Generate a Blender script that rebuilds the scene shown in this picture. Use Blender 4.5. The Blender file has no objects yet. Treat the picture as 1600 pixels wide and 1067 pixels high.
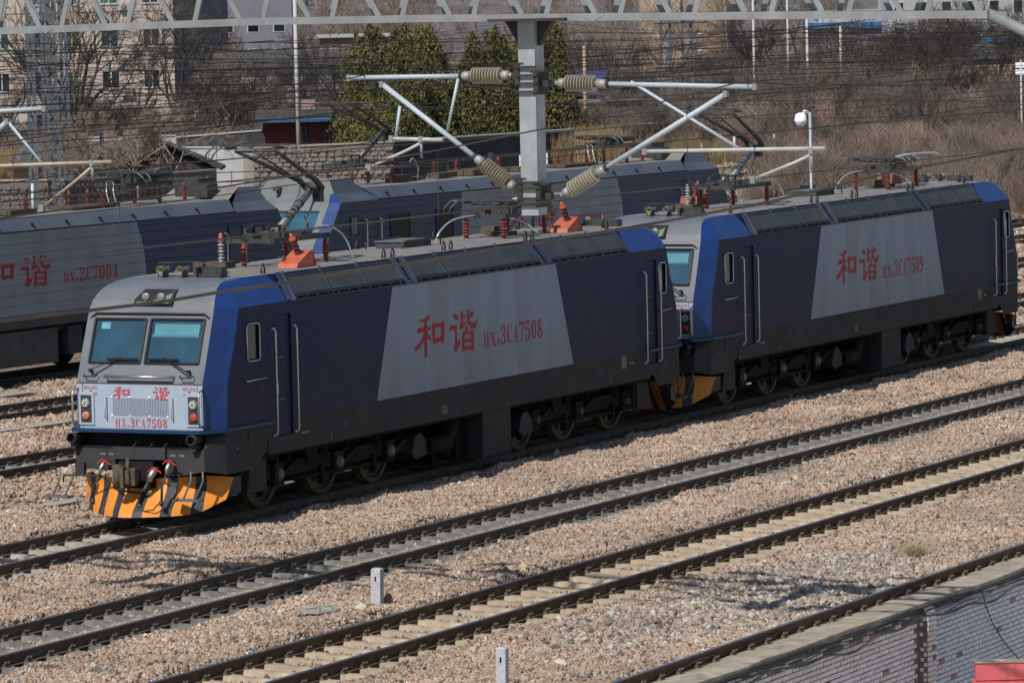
import bpy, bmesh, math, random
import numpy as np
from mathutils import Vector, Matrix
random.seed(7); rng = np.random.default_rng(7)
C = bpy.context.scene.collection
S = bpy.context.scene
# ---------------------------------------------------------------- camera
CAM = np.array([-67.28213522, -40.9509551, 8.87042023]); YAW, PITCH, ROLL, FOC = 0.46206715, 0.07396098, -0.02400251, 7098.46418
_f = np.array([math.cos(PITCH)*math.cos(YAW), math.cos(PITCH)*math.sin(YAW), -math.sin(PITCH)])
_r = np.cross(_f, [0, 0, 1]); _r /= np.linalg.norm(_r); _u = np.cross(_r, _f)
_c, _s = math.cos(ROLL), math.sin(ROLL); _r, _u = _c*_r+_s*_u, -_s*_r+_c*_u
cd = bpy.data.cameras.new('camera'); cam = bpy.data.objects.new('camera', cd); C.objects.link(cam)
cd.sensor_width = 36; cd.lens = FOC/1600*36; cd.clip_start = 1; cd.clip_end = 6000
cam.matrix_world = Matrix(((_r[0], _u[0], -_f[0], CAM[0]), (_r[1], _u[1], -_f[1], CAM[1]), (_r[2], _u[2], -_f[2], CAM[2]), (0, 0, 0, 1)))
S.camera = cam
# ---------------------------------------------------------------- light
SUN = Vector((-0.93, 0.10, 1.0)).normalized()
W = bpy.data.worlds.new('World'); S.world = W; W.use_nodes = True
nt = W.node_tree; nt.nodes.clear()
sky = nt.nodes.new('ShaderNodeTexSky'); sky.sky_type = 'NISHITA'; sky.sun_disc = False
sky.sun_elevation = math.asin(SUN.z); sky.sun_rotation = math.atan2(SUN.x, SUN.y)
sky.air_density = 1.1; sky.dust_density = .7; sky.ozone_density = 2.0
bg = nt.nodes.new('ShaderNodeBackground'); bg.inputs[1].default_value = 0.076
wo = nt.nodes.new('ShaderNodeOutputWorld'); nt.links.new(sky.outputs[0], bg.inputs[0]); nt.links.new(bg.outputs[0], wo.inputs[0])
sl = bpy.data.lights.new('sun', 'SUN'); sl.energy = 4.0; sl.angle = math.radians(0.53); sl.color = (1, .965, .91)
so = bpy.data.objects.new('sun', sl); C.objects.link(so); so.rotation_euler = SUN.to_track_quat('Z', 'Y').to_euler()
S.view_settings.view_transform = 'Standard'; S.view_settings.look = 'None'; S.view_settings.gamma = 1
S.view_settings.exposure = 0; S.view_settings.use_curve_mapping = False
S.render.engine = 'CYCLES'; S.cycles.use_denoising = True; S.cycles.max_bounces = 6; S.cycles.transparent_max_bounces = 12
S.cycles.sample_clamp_indirect = 4
# ---------------------------------------------------------------- helpers
def ray(px, py): return _f+(px-800)/FOC*_r-(py-533.5)/FOC*_u
def deep(px, py, D): return Vector(CAM+ray(px, py)*D)            # photo point at a distance
def at_z(px, py, z): d = ray(px, py); return Vector(CAM+d*(z-CAM[2])/d[2])
def pix(P):
    P = np.atleast_2d(np.asarray(P, float))-CAM; z = P@_f
    return 800+FOC*(P@_r)/z, 533.5-FOC*(P@_u)/z, z
TH = math.radians(-4.2); GD = np.array([math.cos(TH), math.sin(TH)]); GN = np.array([-math.sin(TH), math.cos(TH)])
def uv(u, v, z=0): p = GD*u+GN*v; return Vector((p[0], p[1], z))   # frame of the left-hand tracks
def touv(x, y): return x*GD[0]+y*GD[1], x*GN[0]+y*GN[1]
def tag(o, label=None, cat=None, group=None, kind=None):
    if label: o['label'] = label
    if cat: o['category'] = cat
    if group: o['group'] = group
    if kind: o['kind'] = kind
    return o
def empty(name, loc=(0, 0, 0), rz=0, parent=None):
    o = bpy.data.objects.new(name, None); C.objects.link(o); o.location = loc; o.rotation_euler = (0, 0, rz)
    o.empty_display_size = .2; o.parent = parent
    return o
def copy_tree(o, parent=None):
    c = o.copy(); C.objects.link(c); c.parent = parent
    for ch in list(o.children): copy_tree(ch, c)
    return c
def inst(mesh, name, parent, loc, rot=(0, 0, 0), sc=(1, 1, 1)):
    o = bpy.data.objects.new(name, mesh); C.objects.link(o); o.parent = parent
    o.location = loc; o.rotation_euler = rot; o.scale = sc
    return o
class MB:
    def __init__(s): s.v = []; s.f = []; s.m = []; s.s = []
    def add(s, vs, fs, mi=0, sm=False):
        b = len(s.v); s.v += [tuple(v) for v in vs]
        for f in fs: s.f.append([b+i for i in f]); s.m.append(mi); s.s.append(sm)
        return s
    def box(s, a, b, mi=0):
        x0, y0, z0 = a; x1, y1, z1 = b
        vs = [(x0, y0, z0), (x1, y0, z0), (x1, y1, z0), (x0, y1, z0), (x0, y0, z1), (x1, y0, z1), (x1, y1, z1), (x0, y1, z1)]
        return s.add(vs, [(0, 3, 2, 1), (4, 5, 6, 7), (0, 1, 5, 4), (1, 2, 6, 5), (2, 3, 7, 6), (3, 0, 4, 7)], mi)
    def cbox(s, c, d, mi=0): return s.box([c[i]-d[i]/2 for i in range(3)], [c[i]+d[i]/2 for i in range(3)], mi)
    def bar(s, a, b, w, h, mi=0, up=(0, 0, 1)):
        a = Vector(a); b = Vector(b); d = (b-a).normalized(); u = Vector(up)
        if abs(d.dot(u)) > .98: u = Vector((1, 0, 0))
        r = d.cross(u).normalized()*w/2; u = r.cross(d).normalized()*h/2
        vs = [a-r-u, a+r-u, a+r+u, a-r+u, b-r-u, b+r-u, b+r+u, b-r+u]
        return s.add(vs, [(0, 1, 2, 3), (7, 6, 5, 4), (0, 4, 5, 1), (1, 5, 6, 2), (2, 6, 7, 3), (3, 7, 4, 0)], mi)
    def angle(s, a, b, w, t, mi=0, up=(0, 0, 1)):                      # L section
        s.bar(a, b, w, t, mi, up); a = Vector(a); b = Vector(b); d = (b-a).normalized(); u = Vector(up)
        if abs(d.dot(u)) > .98: u = Vector((1, 0, 0))
        r = d.cross(u).normalized(); u = r.cross(d).normalized()
        o = r*(w/2-t/2)-u*(w/2+t*.5)
        return s.bar(a+o, b+o, t, w, mi, up)
    def tube(s, pts, r, n=8, mi=0, cap=True):
        pts = [Vector(p) for p in pts]; rs = r if hasattr(r, '__len__') else [r]*len(pts)
        vs = []; fs = []; pr = None
        for i, p in enumerate(pts):
            d = ((pts[min(i+1, len(pts)-1)]-pts[max(i-1, 0)]))
            d = d.normalized() if d.length > 1e-9 else Vector((0, 0, 1))
            if pr is None:
                u = Vector((0, 0, 1)) if abs(d.z) < .9 else Vector((1, 0, 0)); e = d.cross(u).normalized()
            else: e = (pr-d*pr.dot(d)).normalized()
            pr = e; g = d.cross(e)
            for k in range(n):
                t = 2*math.pi*k/n; vs.append(p+(e*math.cos(t)+g*math.sin(t))*rs[i])
        for i in range(len(pts)-1):
            for k in range(n):
                k2 = (k+1) % n; fs.append((i*n+k, i*n+k2, (i+1)*n+k2, (i+1)*n+k))
        s.add(vs, fs, mi, True)
        if cap:
            b = len(s.v)-len(vs); s.f.append([b+k for k in range(n)][::-1]); s.m.append(mi); s.s.append(False)
            b2 = b+(len(pts)-1)*n; s.f.append([b2+k for k in range(n)]); s.m.append(mi); s.s.append(False)
        return s
    def lathe(s, a, b, prof, n=14, mi=0):                             # prof: (t along a>b in metres, radius)
        a = Vector(a); d = (Vector(b)-a).normalized(); u = Vector((0, 0, 1)) if abs(d.z) < .9 else Vector((1, 0, 0))
        e = d.cross(u).normalized(); g = d.cross(e); vs = []; fs = []
        for t, r in prof:
            for k in range(n):
                q = 2*math.pi*k/n; vs.append(a+d*t+(e*math.cos(q)+g*math.sin(q))*max(r, 1e-4))
        for i in range(len(prof)-1):
            for k in range(n):
                k2 = (k+1) % n; fs.append((i*n+k, i*n+k2, (i+1)*n+k2, (i+1)*n+k))
        return s.add(vs, fs, mi, True)
    def grid(s, rows, mi=0, sm=False, close=False):                   # rows of equal-length point lists
        n = len(rows[0]); vs = [p for r in rows for p in r]; fs = []
        for i in range(len(rows)-1):
            for k in range(n if close else n-1):
                k2 = (k+1) % n; fs.append((i*n+k, i*n+k2, (i+1)*n+k2, (i+1)*n+k))
        return s.add(vs, fs, mi, sm)
    def prism(s, poly, d, mi=0):                                      # polygon (3D points) extruded by vector d
        n = len(poly); a = [Vector(p) for p in poly]; b = [p+Vector(d) for p in a]
        return s.add(a+b, [tuple(range(n))[::-1], tuple(range(n, 2*n))]+[(k, (k+1) % n, n+(k+1) % n, n+k) for k in range(n)], mi)
    def mesh(s, name, mats):
        me = bpy.data.meshes.new(name); me.from_pydata(s.v, [], s.f)
        for m in (mats if isinstance(mats, (list, tuple)) else [mats]): me.materials.append(m)
        me.polygons.foreach_set('material_index', s.m); me.polygons.foreach_set('use_smooth', s.s)
        me.update(); return me
    def build(s, name, mats, parent=None, loc=(0, 0, 0), rot=(0, 0, 0)):
        return inst(s.mesh(name, mats), name, parent, loc, rot)
def fixn(me):
    bm = bmesh.new(); bm.from_mesh(me); bmesh.ops.recalc_face_normals(bm, faces=bm.faces); bm.to_mesh(me); bm.free()
# ---------------------------------------------------------------- materials
def ramp(nt, fac, stops, interp='LINEAR'):
    r = nt.nodes.new('ShaderNodeValToRGB'); r.color_ramp.interpolation = interp; el = r.color_ramp.elements
    while len(el) < len(stops): el.new(.5)
    for e, (p, c) in zip(el, stops): e.position = p; e.color = (*c, 1)
    nt.links.new(fac, r.inputs[0]); return r.outputs[0]
def mat(name, col, rough=.6, metal=0, var=.18, scale=2.5, bump=0, bscale=60, streak=0, dust=None, spec=.5, rand=0, low=None):
    m = bpy.data.materials.new(name); m.use_nodes = True; nt = m.node_tree; p = nt.nodes['Principled BSDF']
    L = nt.links.new; tc = nt.nodes.new('ShaderNodeTexCoord')
    n = nt.nodes.new('ShaderNodeTexNoise'); n.inputs['Scale'].default_value = scale; n.inputs['Detail'].default_value = 6; n.inputs['Roughness'].default_value = .62
    mp = nt.nodes.new('ShaderNodeMapping'); L(tc.outputs['Object'], mp.inputs[0]); L(mp.outputs[0], n.inputs['Vector'])
    if streak: mp.inputs['Scale'].default_value = (streak, streak, .25)
    lo = [c*(1-var*1.4) for c in col]; hi = [min(1, c*(1+var)) for c in col]
    out = ramp(nt, n.outputs[0], [(.3, lo), (.7, hi)])
    if dust:
        n2 = nt.nodes.new('ShaderNodeTexNoise'); n2.inputs['Scale'].default_value = scale*.45; n2.inputs['Detail'].default_value = 8
        L(mp.outputs[0], n2.inputs['Vector'])
        mx = nt.nodes.new('ShaderNodeMix'); mx.data_type = 'RGBA'
        f = ramp(nt, n2.outputs[0], [(.42, (0, 0, 0)), (.72, (dust[1],)*3)])
        L(f, mx.inputs[0]); L(out, mx.inputs[6]); mx.inputs[7].default_value = (*dust[0], 1); out = mx.outputs[2]
    if low:                                                           # road dirt thrown up the lower body
        sx = nt.nodes.new('ShaderNodeSeparateXYZ'); L(tc.outputs['Object'], sx.inputs[0]); mr = nt.nodes.new('ShaderNodeMapRange'); L(sx.outputs[2], mr.inputs[0])
        mr.inputs[1].default_value = 3.0; mr.inputs[2].default_value = 1.3; mr.inputs[3].default_value = 0; mr.inputs[4].default_value = .55
        ml = nt.nodes.new('ShaderNodeMath'); ml.operation = 'MULTIPLY'; L(mr.outputs[0], ml.inputs[0]); n3 = nt.nodes.new('ShaderNodeTexNoise'); n3.inputs['Scale'].default_value = 1.3; n3.inputs['Detail'].default_value = 7; L(tc.outputs['Object'], n3.inputs['Vector']); L(n3.outputs[0], ml.inputs[1])
        mx = nt.nodes.new('ShaderNodeMix'); mx.data_type = 'RGBA'; L(ml.outputs[0], mx.inputs[0]); L(out, mx.inputs[6]); mx.inputs[7].default_value = (*low, 1); out = mx.outputs[2]
    if rand:
        oi = nt.nodes.new('ShaderNodeObjectInfo'); mr = nt.nodes.new('ShaderNodeMapRange'); L(oi.outputs['Random'], mr.inputs[0])
        mr.inputs[3].default_value = 1-rand; mr.inputs[4].default_value = 1+rand
        vm = nt.nodes.new('ShaderNodeVectorMath'); vm.operation = 'SCALE'; L(out, vm.inputs[0]); L(mr.outputs[0], vm.inputs['Scale']); out = vm.outputs[0]
    L(out, p.inputs['Base Color']); p.inputs['Roughness'].default_value = rough; p.inputs['Metallic'].default_value = metal
    p.inputs['Specular IOR Level'].default_value = spec
    if bump:
        nb = nt.nodes.new('ShaderNodeTexNoise'); nb.inputs['Scale'].default_value = bscale; nb.inputs['Detail'].default_value = 5; L(tc.outputs['Object'], nb.inputs['Vector'])
        b = nt.nodes.new('ShaderNodeBump'); b.inputs['Strength'].default_value = bump; b.inputs['Distance'].default_value = .02
        L(nb.outputs[0], b.inputs['Height']); L(b.outputs[0], p.inputs['Normal'])
    return m
DUST = (.20, .17, .14)
M = dict(
 navy=mat('navy_paint', (.006, .016, .070), .5, var=.2, dust=((.012, .024, .06), .5), spec=.22, low=(.04, .036, .042), bump=.05, bscale=2.5),
 blue=mat('blue_paint', (.010, .045, .20), .38, var=.15, dust=((.05, .075, .13), .4)),
 blue2=mat('deep_blue_paint', (.006, .034, .105), .4, var=.15, dust=((.018, .045, .09), .5)),
 silver=mat('silver_side_paint', (.31, .365, .45), .5, var=.07, scale=1.6, streak=2.2, dust=((.19, .185, .185), .5), spec=.3, low=(.14, .125, .115), bump=.05, bscale=2.5),
 nose=mat('nose_grey_paint', (.14, .152, .175), .42, var=.15, scale=2, dust=((.18, .175, .17), .5)),
 white=mat('white_panel_paint', (.37, .44, .53), .5, var=.06, dust=((.36, .38, .42), .4), spec=.3),
 skirt=mat('dark_grey_skirt_paint', (.046, .044, .052), .7, var=.2, dust=((.06, .053, .048), .5), spec=.25),
 roof=mat('dusty_roof_paint', (.235, .215, .195), .8, var=.2, scale=3, dust=((.15, .14, .135), .6)),
 grille=mat('roof_grille_steel', (.040, .050, .058), .65, var=.2, dust=((.10, .095, .085), .5)),
 gframe=mat('grille_frame_paint', (.030, .045, .085), .5, var=.2, dust=((.09, .09, .09), .5)),
 under=mat('underframe_grime', (.013, .012, .011), .8, var=.4, scale=6, dust=((.03, .026, .02), .6), spec=.2),
 wheel=mat('wheel_steel', (.045, .038, .03), .55, .3, var=.3, scale=9),
 tyre=mat('tyre_rim', (.09, .08, .035), .5, .2, var=.3, scale=9),
 black=mat('black_rubber', (.012, .012, .013), .6, var=.2),
 chrome=mat('worn_steel', (.55, .53, .50), .3, .9, var=.12, scale=14),
 brass=mat('horn_brass', (.33, .29, .21), .5, .4, var=.2, scale=14),
 orange=mat('orange_plough_paint', (.80, .27, .02), .5, var=.1, scale=5, dust=((.40, .20, .05), .5)),
 stripe=mat('black_plough_paint', (.030, .030, .038), .55, var=.3, scale=5, dust=((.09, .08, .075), .4)),
 redins=mat('red_insulator', (.20, .045, .032), .6, var=.2, scale=9),
 saf=mat('orange_roof_box', (.55, .115, .055), .6, var=.2, scale=6, dust=((.26, .12, .08), .6)),
 saf2=mat('dull_red_roof_box', (.26, .075, .045), .65, var=.2, scale=6, dust=((.17, .10, .08), .6)),
 paleins=mat('pale_insulator', (.33, .34, .33), .4, var=.2, scale=9),
 red=mat('red_lettering', (.42, .02, .03), .6, var=.08),
 red2=mat('bright_red_lettering', (.50, .075, .095), .6, var=.06),
 dred=mat('faded_red_lettering', (.10, .015, .03), .6, var=.1),
 mark=mat('white_marking', (.55, .55, .53), .6, var=.1),
 plate=mat('ochre_sticker', (.20, .17, .10), .6, var=.2, scale=30),
 dkmetal=mat('dark_pantograph_metal', (.06, .062, .06), .55, .3, var=.3, scale=8),
 gymetal=mat('grey_pantograph_tube', (.16, .165, .165), .5, .3, var=.2, scale=8),
 cu=mat('silver_cable', (.75, .76, .78), .3, .6, var=.1),
 lens=mat('lamp_lens', (.26, .30, .27), .15, .2, var=.2, scale=30),
 redlens=mat('red_lamp_lens', (.42, .07, .06), .25, var=.1),
 amberlens=mat('faded_red_lamp_lens', (.55, .20, .13), .35, var=.3, scale=30),
 rubber=mat('brake_hose', (.03, .031, .034), .5, var=.2),
 valvered=mat('red_valve_handle', (.62, .03, .03), .45, var=.1),
 rust=mat('rusty_coupler', (.10, .075, .05), .8, var=.4, scale=12, bump=.4),
 rail=mat('rusty_rail', (.14, .08, .04), .85, .1, var=.35, scale=6, bump=.3, dust=((.12, .08, .05), .4)),
 railg=mat('grey_dusty_rail', (.135, .10, .07), .85, .1, var=.3, scale=6, bump=.3, dust=((.14, .11, .085), .4)),
 head=mat('rail_head_steel', (.30, .31, .36), .3, .85, var=.2, scale=12),
 headg=mat('rail_head_dull', (.17, .16, .155), .5, .5, var=.2, scale=12),
 slab=mat('concrete_strip', (.36, .33, .28), .9, var=.18, scale=4, bump=.2, rand=.08),
 slA=mat('sleeper_pale', (.34, .31, .26), .9, var=.22, scale=5, bump=.3, rand=.1),
 slB=mat('sleeper_grey', (.20, .195, .175), .9, var=.35, scale=2.5, bump=.3, dust=((.33, .31, .26), .8), rand=.1),
 slC=mat('sleeper_tan', (.40, .32, .225), .9, var=.2, scale=5, bump=.3, rand=.12),
 clip=mat('rail_clip_steel', (.15, .125, .10), .75, .2, var=.3, scale=20),
 galvt=mat('dull_mast_steel', (.15, .17, .19), .6, .2, var=.2, scale=5),
 galv=mat('galvanised_steel', (.36, .40, .43), .5, .25, var=.14, scale=5, dust=((.30, .29, .27), .4)),
 galvd=mat('weathered_grey_beam', (.27, .285, .29), .6, .2, var=.16, scale=3, dust=((.22, .2, .18), .5)),
 alu=mat('grey_bracket_tube', (.44, .50, .56), .5, 0, var=.08, scale=6),
 palew=mat('weathered_pale_tube', (.46, .47, .44), .6, .0, var=.12, scale=4),
 pale=mat('weathered_cream_tube', (.42, .36, .26), .6, .1, var=.2, scale=4, dust=((.45, .42, .36), .8)),
 rustband=mat('rust_band', (.45, .15, .04), .8, var=.2),
 porc=mat('khaki_porcelain', (.36, .325, .235), .35, var=.12, scale=5),
 porcd=mat('khaki_core_dark', (.13, .105, .075), .5, var=.15, scale=5),  # rod core darkened between the sheds so each stands out
 porcap=mat('grey_insulator_cap', (.34, .345, .33), .55, .2, var=.15),
 brk=mat('dark_bracket', (.045, .04, .036), .7, .2, var=.3),
 wire=mat('overhead_wire', (.035, .033, .032), .6, .3, var=.2, scale=1),
 wire2=mat('weathered_contact_wire', (.10, .075, .06), .6, .3, var=.2, scale=1),
 coping=mat('wall_coping_concrete', (.40, .335, .26), .95, var=.3, scale=3.5, bump=.6, bscale=25, dust=((.25, .205, .16), .6)),
 bounce_ground=mat('pale_bounce_ground', (.52, .49, .44), .95, var=.12, scale=.8),
 mortar=mat('dark_mortar', (.19, .16, .145), .95, var=.3, scale=12, bump=.4),
 brickw=mat('whitewashed_brick', (.80, .72, .72), .9, var=.15, scale=14, bump=.5, bscale=50, dust=((.50, .40, .38), .5), rand=.12),
 brickb=mat('shade_blue_whitewashed_brick', (.74, .73, .78), .9, var=.15, scale=14, bump=.5, bscale=50, dust=((.36, .36, .41), .5), rand=.12),
 brickr=mat('bare_red_brick', (.42, .22, .17), .9, var=.45, scale=9, bump=.5, bscale=50, rand=.2),
 brickd=mat('grey_brick', (.17, .155, .14), .9, var=.25, scale=14, bump=.5, bscale=50, rand=.25),
 pink=mat('red_painted_brick', (.60, .12, .13), .7, var=.12, scale=5, bump=.2),
 cable=mat('wall_cable', (.035, .033, .04), .6, var=.2),
 cableg=mat('grey_wall_conduit', (.14, .135, .14), .7, var=.2),
 post=mat('white_marker_post', (.50, .50, .53), .85, var=.15, scale=14, bump=.3, dust=((.36, .33, .3), .5)),
 fpost=mat('white_fence_post', (.60, .60, .57), .85, var=.12, scale=6),
 bark=mat('grey_brown_bark', (.14, .115, .095), .95, var=.3, scale=8),
 barkd=mat('dark_bark', (.07, .055, .047), .95, var=.3, scale=8),
 twig=mat('bare_twig', (.23, .18, .14), .95, var=.3, scale=3, rand=.45),
 twigr=mat('reddish_thicket_twig', (.32, .225, .185), .95, var=.3, scale=3, rand=.45),
 weed=mat('pale_dry_weed', (.45, .36, .20), .95, var=.2),
 straw=mat('dry_straw', (.34, .25, .14), .95, var=.25, scale=5, rand=.3),
 cyp=mat('cypress_leaf', (.155, .150, .045), .9, var=.35, scale=.8, rand=.3),
 soil=mat('brown_soil', (.16, .125, .095), 1, var=.35, scale=.35, bump=.6, bscale=3, dust=((.23, .19, .13), .7)),
 hill=mat('bare_woodland_slope', (.13, .115, .12), 1, var=.4, scale=.12, bump=.5, bscale=.8, dust=((.17, .15, .16), .6)),
 plaster=mat('cream_plaster', (.50, .42, .36), .9, var=.07, scale=.5, dust=((.40, .33, .28), .4)),
 plasterg=mat('grey_and_shaded_plaster', (.20, .195, .23), .9, var=.12, scale=.5),
 winf=mat('pale_window_frame', (.5, .55, .54), .6, var=.05),
 wing=mat('teal_window_pane', (.07, .15, .13), .15, var=.5, scale=.6),
 wind=mat('dark_window_pane', (.02, .024, .028), .12, var=.5, scale=.6),
 stone=mat('rubble_stone', (.155, .14, .12), .95, var=.35, scale=8, bump=.5, rand=.35),
 tile=mat('old_roof_tile', (.085, .080, .078), .95, var=.35, scale=6, rand=.4),
 maroon=mat('maroon_wall', (.115, .025, .027), .8, var=.2, scale=2),
 bluesheet=mat('blue_sheet', (.05, .15, .34), .5, var=.2, scale=3),
 purple=mat('violet_blue_roof', (.06, .065, .17), .5, var=.2, scale=3),
 silo=mat('tan_silo_render', (.36, .265, .19), .9, var=.12, scale=.6, streak=1),
 wht=mat('white_wall', (.44, .44, .45), .9, var=.12, scale=.7, dust=((.35, .33, .31), .5)),
 dkwall=mat('dark_and_shaded_wall', (.055, .055, .062), .9, var=.3, scale=2),
 pole=mat('pale_concrete_pole', (.50, .49, .46), .85, var=.12, scale=3),
 poleo=mat('tan_concrete_pole', (.42, .31, .19), .85, var=.12, scale=3),
 cabin=mat('teal_cab_interior', (.06, .30, .44), .7, var=.4, scale=3),
 blind=mat('pale_sun_blind', (.42, .56, .53), .7, var=.06),
 paper=mat('white_paper', (.95, .97, .98), .6, var=.02),
)
def glassmat(name, tint, fac, dirt_glare=.30):
    m = bpy.data.materials.new(name); m.use_nodes = True; nt = m.node_tree; nt.nodes.clear(); L = nt.links.new
    o = nt.nodes.new('ShaderNodeOutputMaterial'); mx = nt.nodes.new('ShaderNodeMixShader'); t = nt.nodes.new('ShaderNodeBsdfTransparent')
    g = nt.nodes.new('ShaderNodeBsdfGlossy'); g.inputs['Roughness'].default_value = .04; g.inputs[0].default_value = (.85, .95, 1, 1)
    t.inputs[0].default_value = (*tint, 1); mx.inputs[0].default_value = fac
    L(t.outputs[0], mx.inputs[1]); L(g.outputs[0], mx.inputs[2])
    df = nt.nodes.new('ShaderNodeBsdfDiffuse'); df.inputs[0].default_value = (.045, .155, .23, 1); m2 = nt.nodes.new('ShaderNodeMixShader'); nz = nt.nodes.new('ShaderNodeTexNoise'); nz.inputs['Scale'].default_value = 2.2; nz.inputs['Detail'].default_value = 7; tcg = nt.nodes.new('ShaderNodeTexCoord'); L(tcg.outputs['Object'], nz.inputs['Vector']); mrg = nt.nodes.new('ShaderNodeMapRange'); L(nz.outputs[0], mrg.inputs[0]); mrg.inputs[1].default_value = .3; mrg.inputs[2].default_value = .7; mrg.inputs[3].default_value = dirt_glare*.55; mrg.inputs[4].default_value = dirt_glare*1.45; L(mrg.outputs[0], m2.inputs[0])  # teal diffuse layer: dirty glass, with glare brightness put into its colour
    L(mx.outputs[0], m2.inputs[1]); L(df.outputs[0], m2.inputs[2]); L(m2.outputs[0], o.inputs[0]); return m
M['glass'] = glassmat('teal_windscreen_glass', (.60, .90, .97), .2)
M['glass2'] = glassmat('old_windscreen_glass', (.75, .88, .92), .15, .12)
M['sglass'] = mat('dark_side_glass', (.012, .028, .020), .08, var=.3, scale=2)
M['brickp'] = mat('pinkish_brickwork', (.34, .22, .19), .9, var=.12, scale=3)
M['stonel'] = mat('sunlit_rubble_stone', (.24, .215, .18), .95, var=.35, scale=8, bump=.5)  # lighter copy of the rubble stone with sunlight put into its colour
M['lg'] = mat('lamp_green_grey', (.20, .25, .20), .3, var=.2)
M['cap'] = mat('dusty_axle_cap', (.17, .17, .165), .6, var=.2, scale=9)
M['cap2'] = mat('grimy_box', (.03, .032, .036), .7, var=.2)
M['groove'] = mat('rusty_rib_groove', (.20, .17, .14), .8, var=.3, scale=5)
# ================================================================ ground
AC = {'A': 0.0, 'B': -5.69, 'C': -10.56}; DR = -15.74
LV = {'E': 8.95, 'F': 16.5, 'G': 22.4, 'H': 27.3, 'I': 32.3, 'J': 37.4, 'K': 62.0, 'L': 66.8}
def ground_z(x, y):
    x = np.asarray(x, float); y = np.asarray(y, float); u = x*GD[0]+y*GD[1]; v = x*GN[0]+y*GN[1]
    d = np.full(x.shape, 9.0)
    for c in AC.values(): d = np.minimum(d, np.abs(y-c))
    for c in LV.values(): d = np.minimum(d, np.abs(v-c))
    inside = np.clip((1.42-d)/.25, 0, 1)
    z = -.115+.03*np.sin(x*.9+y*1.7)+.028*np.sin(x*2.3-y*2.9+1)+.02*np.sin(x*5.1+y*4.3)
    z = z*(1-inside)+(-.262+.012*np.sin(x*7))*inside
    far = np.clip((v-41)/3, 0, 1)*np.clip((59-v)/2, 0, 1)+np.clip((v-69)/3, 0, 1)
    return z-.25*np.clip(far, 0, 1)
def ballast_mat(name, stops, sc):
    m = bpy.data.materials.new(name); m.use_nodes = True; nt = m.node_tree; p = nt.nodes['Principled BSDF']; L = nt.links.new
    tc = nt.nodes.new('ShaderNodeTexCoord'); vo = nt.nodes.new('ShaderNodeTexVoronoi'); vo.inputs['Scale'].default_value = sc
    L(tc.outputs['Object'], vo.inputs['Vector']); sep = nt.nodes.new('ShaderNodeSeparateColor'); L(vo.outputs['Color'], sep.inputs[0])
    c = ramp(nt, sep.outputs[0], stops)
    n = nt.nodes.new('ShaderNodeTexNoise'); n.inputs['Scale'].default_value = .5; n.inputs['Detail'].default_value = 5; L(tc.outputs['Object'], n.inputs['Vector'])
    mr = nt.nodes.new('ShaderNodeMapRange'); L(n.outputs[0], mr.inputs[0]); mr.inputs[1].default_value = .3; mr.inputs[2].default_value = .7; mr.inputs[3].default_value = .72; mr.inputs[4].default_value = 1.15
    vm = nt.nodes.new('ShaderNodeVectorMath'); vm.operation = 'SCALE'; L(c, vm.inputs[0]); L(mr.outputs[0], vm.inputs['Scale']); L(vm.outputs[0], p.inputs['Base Color'])
    p.inputs['Roughness'].default_value = .95
    b = nt.nodes.new('ShaderNodeBump'); b.inputs['Strength'].default_value = .9; b.inputs['Distance'].default_value = .05; b.invert = True
    L(vo.outputs['Distance'], b.inputs['Height']); L(b.outputs[0], p.inputs['Normal']); return m
BST = [(0, (.06, .045, .035)), (.2, (.18, .12, .085)), (.45, (.27, .18, .13)), (.7, (.31, .215, .17)), (.88, (.30, .19, .10)), (1, (.38, .33, .28))]
M['ballast'] = ballast_mat('pink_ballast_bed', BST, 17)
def stone_mat(name, stops):
    m = bpy.data.materials.new(name); m.use_nodes = True; nt = m.node_tree; p = nt.nodes['Principled BSDF']; L = nt.links.new
    oi = nt.nodes.new('ShaderNodeObjectInfo'); c = ramp(nt, oi.outputs['Random'], stops)
    ge = nt.nodes.new('ShaderNodeNewGeometry'); n = nt.nodes.new('ShaderNodeTexNoise'); n.inputs['Scale'].default_value = .35; n.inputs['Detail'].default_value = 4; L(ge.outputs['Position'], n.inputs['Vector'])
    mr = nt.nodes.new('ShaderNodeMapRange'); L(n.outputs[0], mr.inputs[0]); mr.inputs[1].default_value = .35; mr.inputs[2].default_value = .65; mr.inputs[3].default_value = .84; mr.inputs[4].default_value = 1.12
    vm = nt.nodes.new('ShaderNodeVectorMath'); vm.operation = 'SCALE'; L(c, vm.inputs[0]); L(mr.outputs[0], vm.inputs['Scale']); L(vm.outputs[0], p.inputs['Base Color'])
    p.inputs['Roughness'].default_value = .9; return m
M['stoneb'] = stone_mat('ballast_stone', [(0, (.09, .065, .05)), (.10, (.22, .15, .105)), (.3, (.40, .28, .20)), (.5, (.45, .315, .25)), (.68, (.48, .37, .29)), (.8, (.45, .30, .16)), (.9, (.30, .26, .22)), (1, (.60, .55, .48))])
M['stoner'] = stone_mat('rusty_ballast_stone', [(0, (.07, .05, .04)), (.3, (.17, .115, .08)), (.7, (.27, .19, .13)), (1, (.36, .28, .21))])
M['stoneg'] = stone_mat('grey_ballast_stone', [(0, (.10, .09, .08)), (.3, (.24, .21, .18)), (.6, (.32, .28, .235)), (1, (.50, .46, .40))])
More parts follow.
